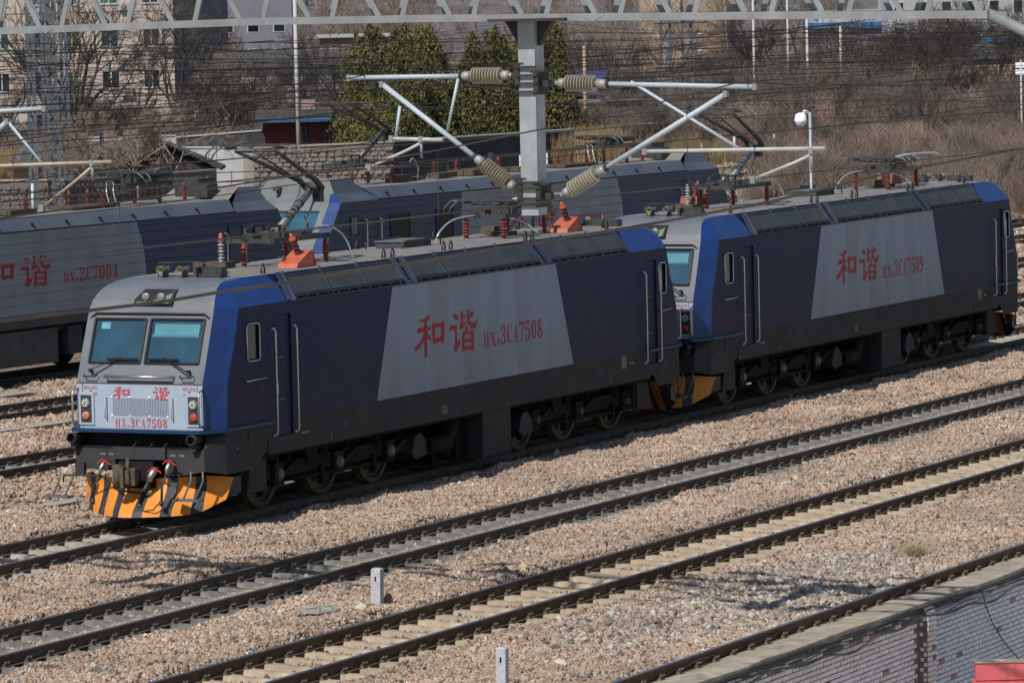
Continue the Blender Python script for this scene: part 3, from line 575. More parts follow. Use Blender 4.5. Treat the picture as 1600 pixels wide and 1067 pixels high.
# ================================================================ blue electric locomotive
LX = 20.56                                                            # front face + rear face mirror sum
PROF = [(1.66, .35, 1.27, .77, 1.5), (2.45, .35, 1.27, .83, 1.5), (2.78, .48, 1.27, .95, 1.5), (3.1, .60, 1.27, 1.10, 1.5), (3.57, .78, 1.265, 1.24, 1.5), (3.72, .84, 1.26, 1.29, 1.5),
        (3.86, .92, 1.235, 1.34, 1.40), (3.97, 1.02, 1.20, 1.41, 1.32), (4.06, 1.14, 1.16, 1.50, 1.25), (4.12, 1.29, 1.12, 1.60, 1.205), (4.165, 1.5, 1.09, 1.75, 1.172), (4.2, 2.0, 1.06, 2.1, 1.15)]
def prof_at(z):
    zs = [p[0] for p in PROF]; return [float(np.interp(z, zs, [p[i] for p in PROF])) for i in range(5)]
def make_blue_loco(num, sd=-1, boxm='saf'):
    R_ = empty('electric_locomotive')
    mats = [M['navy'], M['silver'], M['skirt'], M['blue'], M['nose'], M['white'], M['roof'], M['under'], M['blue2']]
    b = MB(); mx = lambda x: LX-x
    for end in (0, 1):
        F = (lambda x: x) if end == 0 else mx
        # front face with window openings
        zs = sorted(set([1.66, 2.45, 2.80, 3.55]+[p[0] for p in PROF if p[0] > 3.56]+[2.6, 3.1, 3.3]))
        for i in range(len(zs)-1):
            z0, z1 = zs[i], zs[i+1]; A = prof_at(z0); B = prof_at(z1)
            ya = [-1, -1.13/1.27, -.045/1.27, .045/1.27, 1.09/1.27, 1]
            for k in range(5):
                if k in (1, 3) and z0 >= 2.79 and z1 <= 3.56: continue
                P = [(F(A[1]), ya[k]*A[2], z0), (F(A[1]), ya[k+1]*A[2], z0), (F(B[1]), ya[k+1]*B[2], z1), (F(B[1]), ya[k]*B[2], z1)]
                b.add(P, [(0, 1, 2, 3)], 5 if z1 <= 2.46 else 4, z0 > 3.56)
            for s in (-1, 1):
                P = [(F(A[1]), s*A[2], z0), (F(A[3]), s*A[4], z0), (F(B[3]), s*B[4], z1), (F(B[1]), s*B[2], z1)]
                b.add(P, [(0, 1, 2, 3)], 3, z0 > 3.56)
                # cab-end slope and the curved piece of the side up to x=1.51
                xe = 3.2-.3*max(0, z0-3.72)/.48; xf = 3.2-.3*max(0, z1-3.72)/.48
                if z0 >= 3.719:
                    b.add([(F(A[3]), s*A[4], z0), (F(xe), s*A[4], z0), (F(xf), s*B[4], z1), (F(B[3]), s*B[4], z1)], [(0, 1, 2, 3)], 3, False)
                else:
                    xm = 1.51 if end == 0 else LX-19.22; b.add([(F(A[3]), s*1.5, z0), (F(xm), s*1.5, z0), (F(xm), s*1.5, z1), (F(B[3]), s*1.5, z1)], [(0, 1, 2, 3)], 0)
        b.add([(F(2.0), -1.06, 4.2), (F(2.0), 1.06, 4.2), (F(2.1), 1.15, 4.2), (F(2.1), -1.15, 4.2)], [(0, 1, 2, 3)], 6)
        # lower nose: lip, recessed band, buffer plate, skirt bevel and skirt side
        b.box((min(F(.18), F(.55)), -1.3, 1.605), (max(F(.18), F(.55)), 1.3, 1.66), 8)
        for s in (-1, 1):
            b.add([(F(.18), s*1.3, 1.6), (F(.72), s*1.56, 1.6), (F(.72), s*1.56, 1.665), (F(.18), s*1.3, 1.665), (F(.5), s*1.2, 1.665), (F(.85), s*1.4, 1.665), (F(.5), s*1.2, 1.6), (F(.85), s*1.4, 1.6)], [(0, 1, 2, 3), (3, 2, 5, 4), (0, 1, 7, 6)], 8)
            b.box((min(F(.72), F(2.35)), min(s*1.49, s*1.57), 1.61), (max(F(.72), F(2.35)), max(s*1.49, s*1.57), 1.655), 8)
            b.add([(F(.3), s*1.3, .95), (F(.74), s*1.49, .86), (F(.74), s*1.49, 1.6), (F(.3), s*1.3, 1.34)], [(0, 1, 2, 3)], 2)
            b.add([(F(.3), s*1.3, 1.34), (F(.74), s*1.49, 1.6), (F(.52), s*1.25, 1.6)], [(0, 1, 2)], 2)
            b.add([(F(.74), s*1.49, .86), (F(1.75), s*1.49, .86), (F(2.05), s*1.49, 1.1), (F(2.2), s*1.49, 1.12), (F(2.2), s*1.49, 1.35), (F(1.51), s*1.49, 1.35), (F(1.51), s*1.49, 1.6), (F(.74), s*1.49, 1.6)], [tuple(range(8))], 2)
            pl = [(s*1.3, .95), (s*1.3, 1.34), (s*.55, 1.34), (s*.55, .86), (s*.8, .86)]
            if s > 0: pl = [(1.3, .95), (1.3, 1.34), (.5, 1.34), (.5, .95)]
            b.prism([(F(.3), y, z) for y, z in pl], (.06*(1 if end == 0 else -1), 0, 0), 2)
        b.box((min(F(.24), F(.36)), -.55, 1.14), (max(F(.24), F(.36)), .5, 1.345), 2)
        b.box((min(F(.3), F(.6)), -1.28, 1.32), (max(F(.3), F(.6)), 1.28, 1.338), 2)
        b.box((min(F(.55), F(.62)), -1.25, 1.3), (max(F(.55), F(.62)), 1.25, 1.62), 7)
        b.box((min(F(.6), F(1.2)), -1.1, .9), (max(F(.6), F(1.2)), 1.1, 1.6), 7)
        b.add([(F(.56), -1.24, 1.66), (F(.56), 1.24, 1.66), (F(.3), 1.3, 1.66), (F(.3), -1.3, 1.66)], [(0, 1, 2, 3)], 7)
    # long sides as cells with holes
    doors = [(2.5, 3.12, 1.35, 3.5), (18.13, 18.75, 1.35, 3.5)]; wins = [(1.53, 1.98, 2.76, 3.41), (18.86, 19.22, 2.78, 3.42)]
    xs = [1.51, 1.53, 1.98, 2.2, 2.5, 3.12, 6.3, 7.02, 13.95, 14.68, 18.13, 18.36, 18.75, 18.86, 19.05, 19.22]; zs = [1.06, 1.35, 1.65, 2.76, 3.41, 3.5, 3.72]
    for s in (-1, 1):
        y = s*1.5
        for i in range(len(xs)-1):
            for k in range(len(zs)-1):
                x0, x1, z0, z1 = xs[i], xs[i+1], zs[k], zs[k+1]; cx, cz = (x0+x1)/2, (z0+z1)/2
                if any(a < cx < c and d < cz < e for a, c, d, e in doors+wins): continue
                if z1 <= 1.36 and (x0 < 2.19 or x1 > 18.37): continue
                if z0 >= 1.64 and x0 >= 6.29 and x1 <= 14.69: continue
                b.add([(x0, y, z0), (x1, y, z0), (x1, y, z1), (x0, y, z1)], [(0, 1, 2, 3)], 2 if z1 <= 1.66 else 0)
        f = lambda x: x
        for P, mi in (([(6.3, 1.65), (7.02, 3.72), (6.3, 3.72)], 0), ([(6.3, 1.65), (14.68, 1.65), (13.95, 3.72), (7.02, 3.72)], 1), ([(14.68, 1.65), (14.68, 3.72), (13.95, 3.72)], 0)):
            b.add([(x, y, z) for x, z in P], [tuple(range(len(P)))], mi)
        # roof slope between the cab seams (dark backing behind the grilles)
        b.add([(3.2, y, 3.72), (LX-3.2, y, 3.72), (LX-2.9, s*1.15, 4.2), (2.9, s*1.15, 4.2)], [(0, 1, 2, 3)], 0)
        # window reveals
        for a, c, d, e in wins+doors:
            b.grid([[(a, y, d), (a, y, e), (c, y, e), (c, y, d)], [(a, y-s*.07, d), (a, y-s*.07, e), (c, y-s*.07, e), (c, y-s*.07, d)]], 0, False, True)
    b.grid([[(2.1, yy, 4.2+.02*(1-abs(yy))), (LX-2.1, yy, 4.2+.02*(1-abs(yy)))] for yy in (-1.15, -.6, 0, .6, 1.15)], 6)
    b.box((1.2, -1.4, 1.0), (LX-1.2, 1.4, 1.09), 7)
    b.build('body', mats, R_)
    # cab interior seen through the windscreen
    for end in (0, 1):
        F = (lambda x: x) if end == 0 else mx; b = MB()
        def fb(x0, y0, z0, x1, y1, z1, mi=0): b.box((min(F(x0), F(x1)), y0, z0), (max(F(x0), F(x1)), y1, z1), mi)
        fb(1.9, -1.3, 1.7, 1.95, 1.3, 3.66); fb(.75, -1.2, 2.45, 1.3, 1.2, 2.72, 0); fb(1.25, .35, 2.4, 1.6, .8, 3.15, 1); fb(1.25, -.85, 2.4, 1.6, -.4, 3.15, 1)
        b.build('cab_interior', [M['cabin'], M['black']], R_)
        b = MB(); XF = lambda z: prof_at(z)[1]
        b.add([(F(XF(3.30)+.06), -1.0, 3.27), (F(XF(3.30)+.06), -.10, 3.27), (F(XF(3.5)+.06), -.10, 3.47), (F(XF(3.5)+.06), -1.0, 3.47)], [(0, 1, 2, 3)])
        b.bar((F(XF(3.27)+.055), -1.02, 3.26), (F(XF(3.27)+.055), -.08, 3.26), .02, .035); b.build('sun_blind', M['blind'], R_)
        b = MB(); b.add([(F(XF(3.38)+.05), .80, 3.37), (F(XF(3.38)+.05), .98, 3.37), (F(XF(3.5)+.05), .98, 3.50), (F(XF(3.5)+.05), .80, 3.50)], [(0, 1, 2, 3)]); b.build('paper_notice', M['paper'], R_)
        for (ya, yb) in ((-1.13, -.045), (.045, 1.09)):
            b = MB(); A = prof_at(2.80); B = prof_at(3.55)
            Q = [(F(A[1]+.012), ya, 2.80), (F(A[1]+.012), yb, 2.80), (F(B[1]+.012), yb, 3.55), (F(B[1]+.012), ya, 3.55)]
            b.add(Q, [(0, 1, 2, 3)]); w = b.build('windscreen', M['glass'], R_)
            b = MB(); Q = [Vector(v)-Vector(((.02 if end == 0 else -.02), 0, 0)) for v in Q]
            for k in range(4): b.bar(Q[k], Q[(k+1) % 4], .035, .035)
            b.build('rubber_seal', M['black'], w)
        # visor line, wipers, grab rails
        b = MB(); X = prof_at(3.64)[1]; b.tube([(F(X-.02), 1.21, 3.55), (F(X-.03), 1.08, 3.645), (F(X-.03), -1.1, 3.645), (F(X-.02), -1.22, 3.55)], .018, 6); b.build('rain_strip', M['black'], R_)
        for s in (-1, 1):
            b = MB(); b.bar((F(.30), s*.98, 2.68), (F(.49), s*.42, 2.90), .022, .018); b.cbox((F(.37), s*.99, 2.67), (.05, .06, .06))
            b.build('wiper', M['black'], R_); b = MB(); b.bar((F(.475), s*.1, 2.87), (F(.475), s*.72, 2.87), .02, .035); b.build('wiper_blade', M['black'], R_)
            b = MB(); b.tube([(F(.35), s*1.1, 2.60), (F(.28), s*1.08, 2.57), (F(.28), s*.86, 2.57), (F(.35), s*.84, 2.60)], .013, 6); b.build('small_grab_handle', M['black'], R_)
        b = MB(); b.tube([(F(.42), .66, 2.575), (F(.27), .66, 2.575), (F(.27), -.68, 2.575), (F(.42), -.68, 2.575)], .026, 8); b.build('nose_grab_rail', M['chrome'], R_)
        # roof headlamp
        A = prof_at(3.82); B = prof_at(4.06); b = MB(); off = -.06
        P = [(F(A[1]+off-.02), -.42, 3.80), (F(A[1]+off-.02), .34, 3.80), (F(A[1]+off), .34, 3.88), (F(B[1]+off), .26, 4.05), (F(B[1]+off), -.40, 4.05), (F(A[1]+off), -.42, 3.88)]
        b.prism(P, (.16 if end == 0 else -.16, 0, 0)); hl = b.build('headlamp_box', M['black'], R_)
        b = MB(); b.add([Vector(p)+Vector((-.02 if end == 0 else .02, 0, 0)) for p in [(P[0][0], -.37, 3.82), (P[0][0], .28, 3.82), (P[0][0]+(.03 if end == 0 else -.03), .28, 3.88), (P[3][0]-(.01 if end == 0 else -.01), .22, 4.02), (P[3][0]-(.01 if end == 0 else -.01), -.35, 4.02)]], [(0, 1, 2, 3, 4)]); b.build('lamp_backing', M['lg'], hl)
        for y in (.12, -.19):
            b = MB(); x = F(A[1]-.0); b.lathe((x, y, 3.93), (x-(.07 if end == 0 else -.07), y, 3.93), [(0, .07), (.05, .075), (.06, .055), (.07, 0)], 14); b.build('headlamp', M['lens'], hl)
        # lower white panel fittings
        b = MB(); x = .338
        for y in (1.1, -1.24+.0): pass
        for s in (-1, 1):
            yc = s*1.075 if s > 0 else -1.10
            b = MB(); b.box((min(F(.325), F(.352)), yc-.155, 1.72), (max(F(.325), F(.352)), yc+.155, 2.29), 0); fr = b.build('lamp_cluster', M['white'], R_)
            b = MB(); b.box((min(F(.312), F(.33)), yc-.105, 1.77), (max(F(.312), F(.33)), yc+.105, 2.24), 0); b.build('lamp_recess', M['dkmetal'], fr)
            b = MB(); b.lathe((F(.315), yc, 2.10), (F(.27), yc, 2.10), [(0, .085), (.02, .085), (.028, .07), (.035, 0)], 16)
            for k in range(6): b.cbox((F(.285), yc+.045*math.cos(k*1.047), 2.10+.045*math.sin(k*1.047)), (.02, .02, .02), 1)
            b.build('marker_lamp', [M['lens'], M['paper']], fr)
            b = MB(); b.lathe((F(.315), yc, 1.88), (F(.27), yc, 1.88), [(0, .075), (.02, .075), (.03, .06), (.036, 0)], 16); b.build('tail_lamp', M['redlens'] if s < 0 else M['amberlens'], fr)
            b = MB(); b.tube([(F(.36), yc+s*.17, 2.36), (F(.20), yc+s*.19, 2.33), (F(.18), yc+s*.19, 2.22), (F(.18), yc+s*.19, 1.82), (F(.20), yc+s*.19, 1.74), (F(.36), yc+s*.17, 1.72)], .02, 7); b.build('corner_grab_rail', M['chrome'], R_)
            b = MB(); b.tube([(F(.35), s*.67, 2.2), (F(.29), s*.67, 2.19), (F(.29), s*.67, 1.85), (F(.35), s*.67, 1.84)], .012, 6); b.build('panel_handle', M['white'], R_)
        b = MB()
        for i in range(36):
            for k in range(10): 
                y = .54-i*.0315; z = 1.90+k*.031; b.box((min(F(.340), F(.349)), y-.018, z-.006+(i % 2)*.004), (max(F(.340), F(.349)), y-.002, z+.006+(i % 2)*.004), 0)
        g = b.build('air_inlet_perforation', mat('panel_shadow_hole', (.12, .125, .14), .8, var=.05), R_)  # raised dark boxes for the holes, their shade put into the colour
        for y in (.56, .2, -.2, -.56):
            for z in (1.88, 2.21): b = MB(); b.lathe((F(.348), y, z), (F(.33), y, z), [(0, .02), (.012, .016), (.018, 0)], 8); b.build('panel_bolt', M['paper'], g)
        b = MB(); b.bar((F(.346), 1.262, 2.452), (F(.346), -1.262, 2.452), .008, .014); b.bar((F(.343), 1.15, 1.68), (F(.343), 1.15, 2.44), .006, .01); b.bar((F(.343), -1.17, 2.32), (F(.343), -1.17, 2.44), .006, .01); b.build('panel_seam', M['skirt'], R_)
        # coupler, hoses, plough, steps
        sg = 1 if end == 0 else -1
        b = MB(); b.cbox((F(.02), 0, .88), (.55, .2, .24)); b.cbox((F(-.18), .08, .88), (.26, .2, .36)); b.cbox((F(-.14), -.14, .88), (.12, .1, .3)); b.tube([(F(-.26), .12, .68), (F(-.26), .12, 1.1)], .085, 10); b.tube([(F(-.16), -.03, .62), (F(-.16), -.03, 1.2)], .03, 8); b.cbox((F(.2), 0, .88), (.1, .7, .46), 1)
        b.build('coupler', [M['rust'], M['under']], R_)
        b = MB(); b.tube([(F(.1), 1.45, .72), (F(.1), 1.45, .84), (F(.1), 1.12, .86), (F(.08), .55, .84), (F(-.02), .2, .62), (F(.02), -.1, .58)], .018, 6); b.cbox((F(.12), 1.1, .96), (.08, .18, .22)); b.build('uncoupling_lever', M['skirt'], R_)
        for (y, z, y2, z2, r) in ((.62, 1.10, .76, .42, .022), (-.40, .98, -.18, .36, .034), (-.70, 1.12, -.62, .42, .022)):
            b = MB(); b.tube([(F(.26), y, z), (F(.14), y, z), (F(.08), (y*2+y2)/3, z-.12), (F(.06), (y*2+y2)/3, z-.2)], [r*1.2, r*1.9, r*1.9, r*1.3], 8); v = b.build('air_valve', M['chrome'], R_)
            b = MB(); b.bar((F(.1), y+.12, z-.03), (F(.1), y+.02, z+.04), .025, .02); b.bar((F(.1), y+.02, z+.04), (F(.12), y-.14, z-.05), .025, .02); b.build('valve_handle', M['valvered'], v)
            b = MB(); yy = (y*2+y2)/3; b.tube([(F(.06), yy, z-.18), (F(.0), yy*.55+y2*.45, z-.34), (F(-.02), y2, (z+z2)/2-.06), (F(-.04), y2, z2)], r, 8); b.tube([(F(-.04), y2, z2+.04), (F(-.06), y2, z2-.05)], r*1.6, 8); b.build('brake_hose', M['rubber'], v)
        for (y0, y1, z) in ((.76, 1.1, .33), (-.18, -.62, .36), (-.62, -.95, .42)):
            b = MB(); b.tube([(F(-.06), y0, z), (F(-.12), y0*.7+y1*.3, z-.08), (F(-.10), y0*.3+y1*.7, z-.05), (F(-.03), y1, z+.12)], .011, 5); b.build('hose_chain', M['under'], R_)
        b = MB(); rows = []
        ys = -1.15+2.30*np.cumsum([0]+[.33 if k_ % 2 else .21 for k_ in range(11)])/sum([.33 if k_ % 2 else .21 for k_ in range(11)])
        def pf(y, t):                                                # t 0 bottom .. 1 top
            a = abs(y)/1.15; zb = .18+.06*max(0, a-.8)/.2; zt = .80+.04*a; z = zb+(zt-zb)*t
            x = -.30+.74*a**1.4+(.66-.30*a)*math.sin(min(1, t*1.05)*math.pi/2)**1.4*.75
            return (F(x), y+.12*t*(1 if y > 0 else .4), z)
        for i in range(len(ys)-1):
            mi = 1 if i % 2 == 0 else 0
            b.grid([[pf(ys[i], t), pf(ys[i+1], t)] for t in np.linspace(0, 1, 8)], mi, False)
        for s in (-1, 1):
            e = [pf(s*1.15, t) for t in (0, .35, .7, 1)]
            b.add([e[0], e[1], e[2], e[3], (F(.95), s*1.5, .80), (F(.80), s*1.42, .42)], [(0, 1, 2, 3, 4, 5)], end)
            b.add([(F(.81), s*1.425, .44), (F(.95), s*1.5, .80), (F(1.2), s*1.5, .80), (F(1.2), s*1.5, .52)], [(0, 1, 2, 3)], 1)
        
        b.build('snow_plough', [M['orange'], M['stripe']], R_)
        for s in (-1, 1):
            y0 = 1.38 if s > 0 else -1.02; b = MB()
            b.tube([(F(.3), y0, .95), (F(.3), y0, .78), (F(.12), y0+.06, .48)], .018, 6); b.tube([(F(.3), y0+.26 if s > 0 else y0-.24, .95), (F(.3), y0+.26 if s > 0 else y0-.24, .78), (F(.12), y0+.3 if s > 0 else y0-.18, .48)], .018, 6)
            yb = y0+.44 if s > 0 else y0-.32; ya = y0-.06 if s > 0 else y0+.2
            b.box((min(F(-.02), F(.2)), min(ya, yb), .455), (max(F(-.02), F(.2)), max(ya, yb), .485)); b.build('step', M['gymetal'], R_)
            y = 1.28 if s > 0 else -1.14
            b = MB(); b.lathe((F(.12), y, 1.50), (F(.4), y, 1.50), [(0, .08), (.0, .095), (.06, .095), (.2, .085), (.38, .06)], 14); b.lathe((F(.13), y, 1.50), (F(.4), y, 1.5), [(.1, .075), (.1, 0)], 14)
            b.cbox((F(.28), y, 1.36), (.2, .1, .1)); b.build('hooded_lamp', M['skirt'], R_)
        b = MB()
        for i in range(22):
            if i in (6, 7, 13, 14): continue
            for k in range(3):
                y = 1.05-i*.1; b.bar((F(.545), y, 1.36+k*.07), (F(.545), y-.05, 1.40+k*.07), .012, .012)
        b.bar((F(.50), 1.1, 1.335), (F(.50), -1.15, 1.335), .02, .02)
        b.build('grille_mesh', M['skirt'], R_)
        for y in (.12, -.22, -.5):
            b = MB(); b.bar((F(.24), y, 1.34), (F(.5), y-.06, 1.5), .02, .02); b.build('bracket_stay', M['dkmetal'], R_)
        # writing on the nose
        pl = lambda a, c, e=end: ((F(.340), -a, c) if e == 0 else (F(.340), a, c))
        glyph('he', (-.545, 2.18, -.19, 2.40), pl, M['red2'], 'character', R_); glyph('xie', (.27, 2.17, .62, 2.41), pl, M['red2'], 'character', R_)
        number_run(num, -.50, .56, 1.69, .155, pl, M['red2'], R_, .95)
        for x0 in (-1.115, .88): 
            text('电化', (x0, 2.345, x0+.115, 2.405), pl, M['red2'], 'warning_text', R_); text('区段', (x0+.145, 2.345, x0+.26, 2.405), pl, M['red2'], 'warning_text', R_)
            text('严禁', (x0, 2.235 if x0 < 0 else 2.235, x0+.115, 2.295), pl, M['red2'], 'warning_text', R_); text('攀登', (x0+.145, 2.235, x0+.26, 2.295), pl, M['red2'], 'warning_text', R_)
            b = MB(); c = pl(x0+.13, 2.32); b.cbox(c, (.004, .05, .012)); b.cbox((c[0]-.003*sg, c[1], c[2]), (.004, .012, .05)); b.build('warning_mark', M['red2'], R_)
        pl2 = lambda a, c, e=end: ((F(.296), -a, c) if e == 0 else (F(.296), a, c))
        for x0, s_ in ((-.80, '平均管'), (-.62, '总风管'), (.46, '列车管'), (.62, '总风管'), (.80, '平均管')): text(s_, (x0, 1.20, x0+.1, 1.235), pl2, M['mark'], 'pipe_label', R_)
    # side fittings
    for s in (-1, 1):
        y = s*1.5
        for (a, c, d, e) in wins:
            b = MB(); b.box((a+.03, min(y-s*.05, y-s*.03), d+.03), (c-.03, max(y-s*.05, y-s*.03), e-.03)); w = b.build('side_window', M['sglass'], R_)
            b = MB(); r = .05; P = [(a+r, d), (c-r, d), (c, d+r), (c, e-r), (c-r, e), (a+r, e), (a, e-r), (a, d+r), (a+r, d)]
            b.tube([(x, y-s*-.008, z) for x, z in P], .016, 6); b.build('window_frame', M['chrome'], w)
            mid = (a+c)/2; b = MB(); off = -.26 if a < 5 else -.1
            b.tube([(a-.02 if a > 5 else a-.1, y, 2.42), (a-.02 if a > 5 else a-.1, y+s*.06, 2.42), (c+.12, y+s*.06, 2.44), (c+.12, y, 2.44)], .014, 6); b.build('sill_handrail', M['chrome'], R_)
        for (a, c, d, e) in doors:
            b = MB(); b.box((a+.01, min(y-s*.06, y-s*.03), d+.01), (c-.01, max(y-s*.06, y-s*.03), e-.01)); dr = b.build('door', M['navy'], R_)
            b = MB(); P = [(a+.08, 1.72), (c-.08, 1.72), (c-.06, 1.8), (c-.06, 3.38), (a+.06, 3.38), (a+.06, 1.8), (a+.08, 1.72)]
            b.tube([(x, y-s*.028, z) for x, z in P], .008, 4); b.build('door_panel_edge', M['blue2'], dr)
            b = MB(); b.bar((a+.1, y-s*.01, 2.10), (a+.1, y-s*.01, 2.3), .025, .03); b.build('door_handle', M['chrome'], dr)
            for z in (2.0, 2.75): MB().bar((a+.02, y+s*.0, z), (a+.3, y+s*.0, z), .02, .02).build('door_bar', M['gymetal'], dr)
            for xx in ((2.43, 3.2) if a < 5 else (18.09, 18.8)):
                b = MB(); b.tube([(xx-.06, y-s*.01, 3.27), (xx-.02, y+s*.055, 3.28), (xx, y+s*.075, 3.22), (xx, y+s*.075, 1.44), (xx-.02, y+s*.05, 1.39), (xx-.07, y-s*.01, 1.38)], .017, 8); b.build('door_handrail', M['chrome'], R_)
            b = MB(); b.box((a+.05, min(y+s*.001, y-s*.1), 1.26), (c-.15, max(y+s*.001, y-s*.1), 1.345)); b.build('foot_recess', M['black'], R_)  # solid black box in place of an opening, its dark put into colour
        b = MB()                                                     # seam rail at the foot of the roof slope, and the seam strips
        b.tube([(3.15, s*1.512, 3.73), (LX-3.15, s*1.512, 3.73)], .02, 6); 
        for k in range(36): b.cbox((3.3+k*.4, s*1.515, 3.765), (.05, .03, .03))
        b.build('gutter_rail', M['gframe'], R_)
        for x0, w_ in ((3.0, .2), (7.55, .14), (7.78, .14), (13.35, .14), (13.58, .14), (LX-3.2, .2)):
            t = (x0-10.28)/10.28*-.25; b = MB()
            b.add([(x0, s*1.512, 3.74), (x0+w_, s*1.512, 3.74), (x0+w_+t, s*1.165, 4.215), (x0+t, s*1.165, 4.215)], [(0, 1, 2, 3)]); b.build('roof_seam_strip', M['gframe'], R_)
        xs_ = [3.3+1.41*k for k in range(3)]+[7.98+1.33*k for k in range(4)]+[13.78+1.2*k for k in range(3)]
        for k, x0 in enumerate(xs_):
            wd = (1.36 if k < 3 else 1.27 if k < 7 else 1.14)
            def sp(u, v, o, x0=x0, wd=wd):                           # u along, v up the slope, o outwards
                xx = x0+u*wd; sh = (10.28-xx)/10.28*-.25*-1
                return (xx-v*.0-(xx-10.28)/10.28*.22*v, s*(1.5-.35*v+.81*o*1), 3.72+.48*v+.59*o)
            b = MB()
            def slab(u0, u1, v0, v1, o, mi): 
                P = [sp(u0, v0, 0), sp(u1, v0, 0), sp(u1, v1, 0), sp(u0, v1, 0), sp(u0, v0, o), sp(u1, v0, o), sp(u1, v1, o), sp(u0, v1, o)]
                b.add(P, [(4, 5, 6, 7), (0, 1, 5, 4), (1, 2, 6, 5), (2, 3, 7, 6), (3, 0, 4, 7)], mi)
            slab(0, 1, .06, .17, .055, 2); slab(.0, 1, .17, .2, .035, 1); slab(.0, 1, .2, .83, .028, 0); slab(.0, 1, .83, .87, .04, 1); slab(.02, .98, .9, .96, .02, 2); slab(-.035, -.005, .0, 1, .05, 1); slab(1.002, 1.03, 0, 1, .05, 1)
            b.build('filter_panel', [M['grille'], M['gframe'], M['black']], R_)
        pls = (lambda a, c: (a, -1.504, c)) if s < 0 else (lambda a, c: (LX-a, 1.504, c))
        glyph('he', (7.82, 2.285, 9.08, 3.09), pls, M['red'], 'character', R_); glyph('xie', (9.26, 2.27, 10.46, 3.08), pls, M['red'], 'character', R_)
        number_run(num, 10.70, 13.32, 2.285, .385, pls, M['red'], R_)
        for (x0, x1) in ((1.05, 2.1), (18.9, 19.6)):
            text('电化区段', (x0, 2.18, x1, 2.34), pls, M['dred'], 'warning_text', R_); text('严禁攀登', (x0, 1.88, x1-.1, 2.04), pls, M['dred'], 'warning_text', R_)
        b = MB(); ym = s*1.503
        for (x0, z0, w_, h_) in ((4.5, 1.12, .03, .14), (5.05, 1.28, .02, .14), (15.9, 1.3, .02, .13), (16.4, 1.12, .03, .16), (8.9, 1.17, .09, .07), (9.02, 1.17, .09, .07), (9.02, 1.26, .09, .07), (8.9, 1.26, .09, .07), (1.05, 1.27, .1, .03), (19.1, 1.3, .08, .03), (3.4, 1.31, .28, .05), (17.35, 1.42, .22, .05)):
            b.add([(x0, ym, z0), (x0+w_, ym, z0), (x0+w_, ym, z0+h_), (x0, ym, z0+h_)], [(0, 1, 2, 3)])
        b.build('side_marking', M['plate'], R_)
        b = MB(); b.add([(16.95, ym, 1.36), (17.2, ym, 1.36), (17.2, ym, 1.62), (16.95, ym, 1.62)], [(0, 1, 2, 3)]); b.build('ochre_sticker', M['plate'], R_)
    # running gear
    ax = [3.08, 5.33, 7.33]; ax2 = [20.846-a for a in ax[::-1]]
    wheelset(R_, ax+ax2); bogie(R_, 0, ax); bogie(R_, 0, ax2)
    b = MB(); b.box((10.75, -1.42, .16), (11.95, 1.42, 1.07)); b.box((10.70, -1.44, .12), (10.76, 1.44, 1.07)); b.build('transformer_tank', M['skirt'], R_)
    b = MB(); b.box((12.0, -1.2, .25), (12.4, 1.2, 1.0)); b.box((10.2, -1.1, .2), (10.7, 1.1, .95)); b.build('oil_cooler', M['under'], R_)
    for x in (8.15, 12.7):
        for y, d_ in ((-1.25, .5), (1.25, -.5)):
            MB().prism([(x+.1, y, .8), (x+.3, y, .86), (x+.55, y, .66), (x+.55, y, .42), (x+.1, y, .36), (x-.05, y, .5)], (0, d_, 0)).build('brake_gear_box', M['cap2'], R_)
    b = MB(); b.tube([(8.8, -1.15, .55), (9.7, -1.15, .55)], .17, 12); b.tube([(9.5, -1.15, .3), (9.9, -1.15, .95)], .16, 10); b.box((9.2, -1.1, .15), (9.9, .9, .5)); b.build('air_reservoir', M['under'], R_)
    for F in ((lambda x: x), mx):
        b = MB()
        for s in (-1, 1):
            b.prism([(F(1.9), s*1.3, .95), (F(2.45), s*1.3, .98), (F(2.45), s*1.3, .42), (F(1.75), s*1.3, .4)], (0, -s*.3, 0))
            b.tube([(F(2.5), s*1.36, .96), (F(2.75), s*1.36, .96), (F(2.75), s*1.36, .42), (F(2.5), s*1.36, .42)], .018, 5)
        b.build('sand_box', M['skirt'], R_)
    # roof equipment
    zr = 4.205
    for y in (.42, .02): horn(R_, 1.86, y, 4.33)
    b = MB(); b.cbox((2.08, -.52, 4.24), (.2, .52, .06)); b.cbox((2.02, -.27, 4.3), (.2, .06, .16)); b.cbox((2.02, -.77, 4.3), (.2, .06, .16)); b.cbox((2.12, -.52, 4.3), (.06, .5, .16)); b.tube([(1.95, .5, 4.22), (1.95, .5, 4.46), (1.95, .15, 4.46)], .014, 5); b.tube([(2.2, .5, 4.44), (2.2, -.2, 4.46), (2.2, -.8, 4.28)], .012, 5); b.build('horn_bracket', M['dkmetal'], R_)
    for y in (.42, .02): horn(R_, LX-1.86, y, 4.33, 1)
    b = MB(); b.cbox((LX-2.05, -.5, 4.28), (.25, .6, .14)); b.build('horn_bracket', M['dkmetal'], R_)
    b = MB(); b.cbox((4.36, .62, 4.27), (.36, .42, .13)); b.cbox((4.2, .95, 4.26), (.2, .2, .12)); b.build('insulator_base', M['rust'], R_)
    insulator(R_, 4.36, .6, 4.31, .47, .075, 'paleins', 6, capm='saf' if sd < 0 else None, name='voltage_arrester')
    insulator(R_, 4.75, .35, zr, .44, .10, 'redins', 5, capm=None)
    for x, y in ((6.45, -.42), (6.45, .42)): insulator(R_, x, y, zr, .44, .10, 'redins', 5)
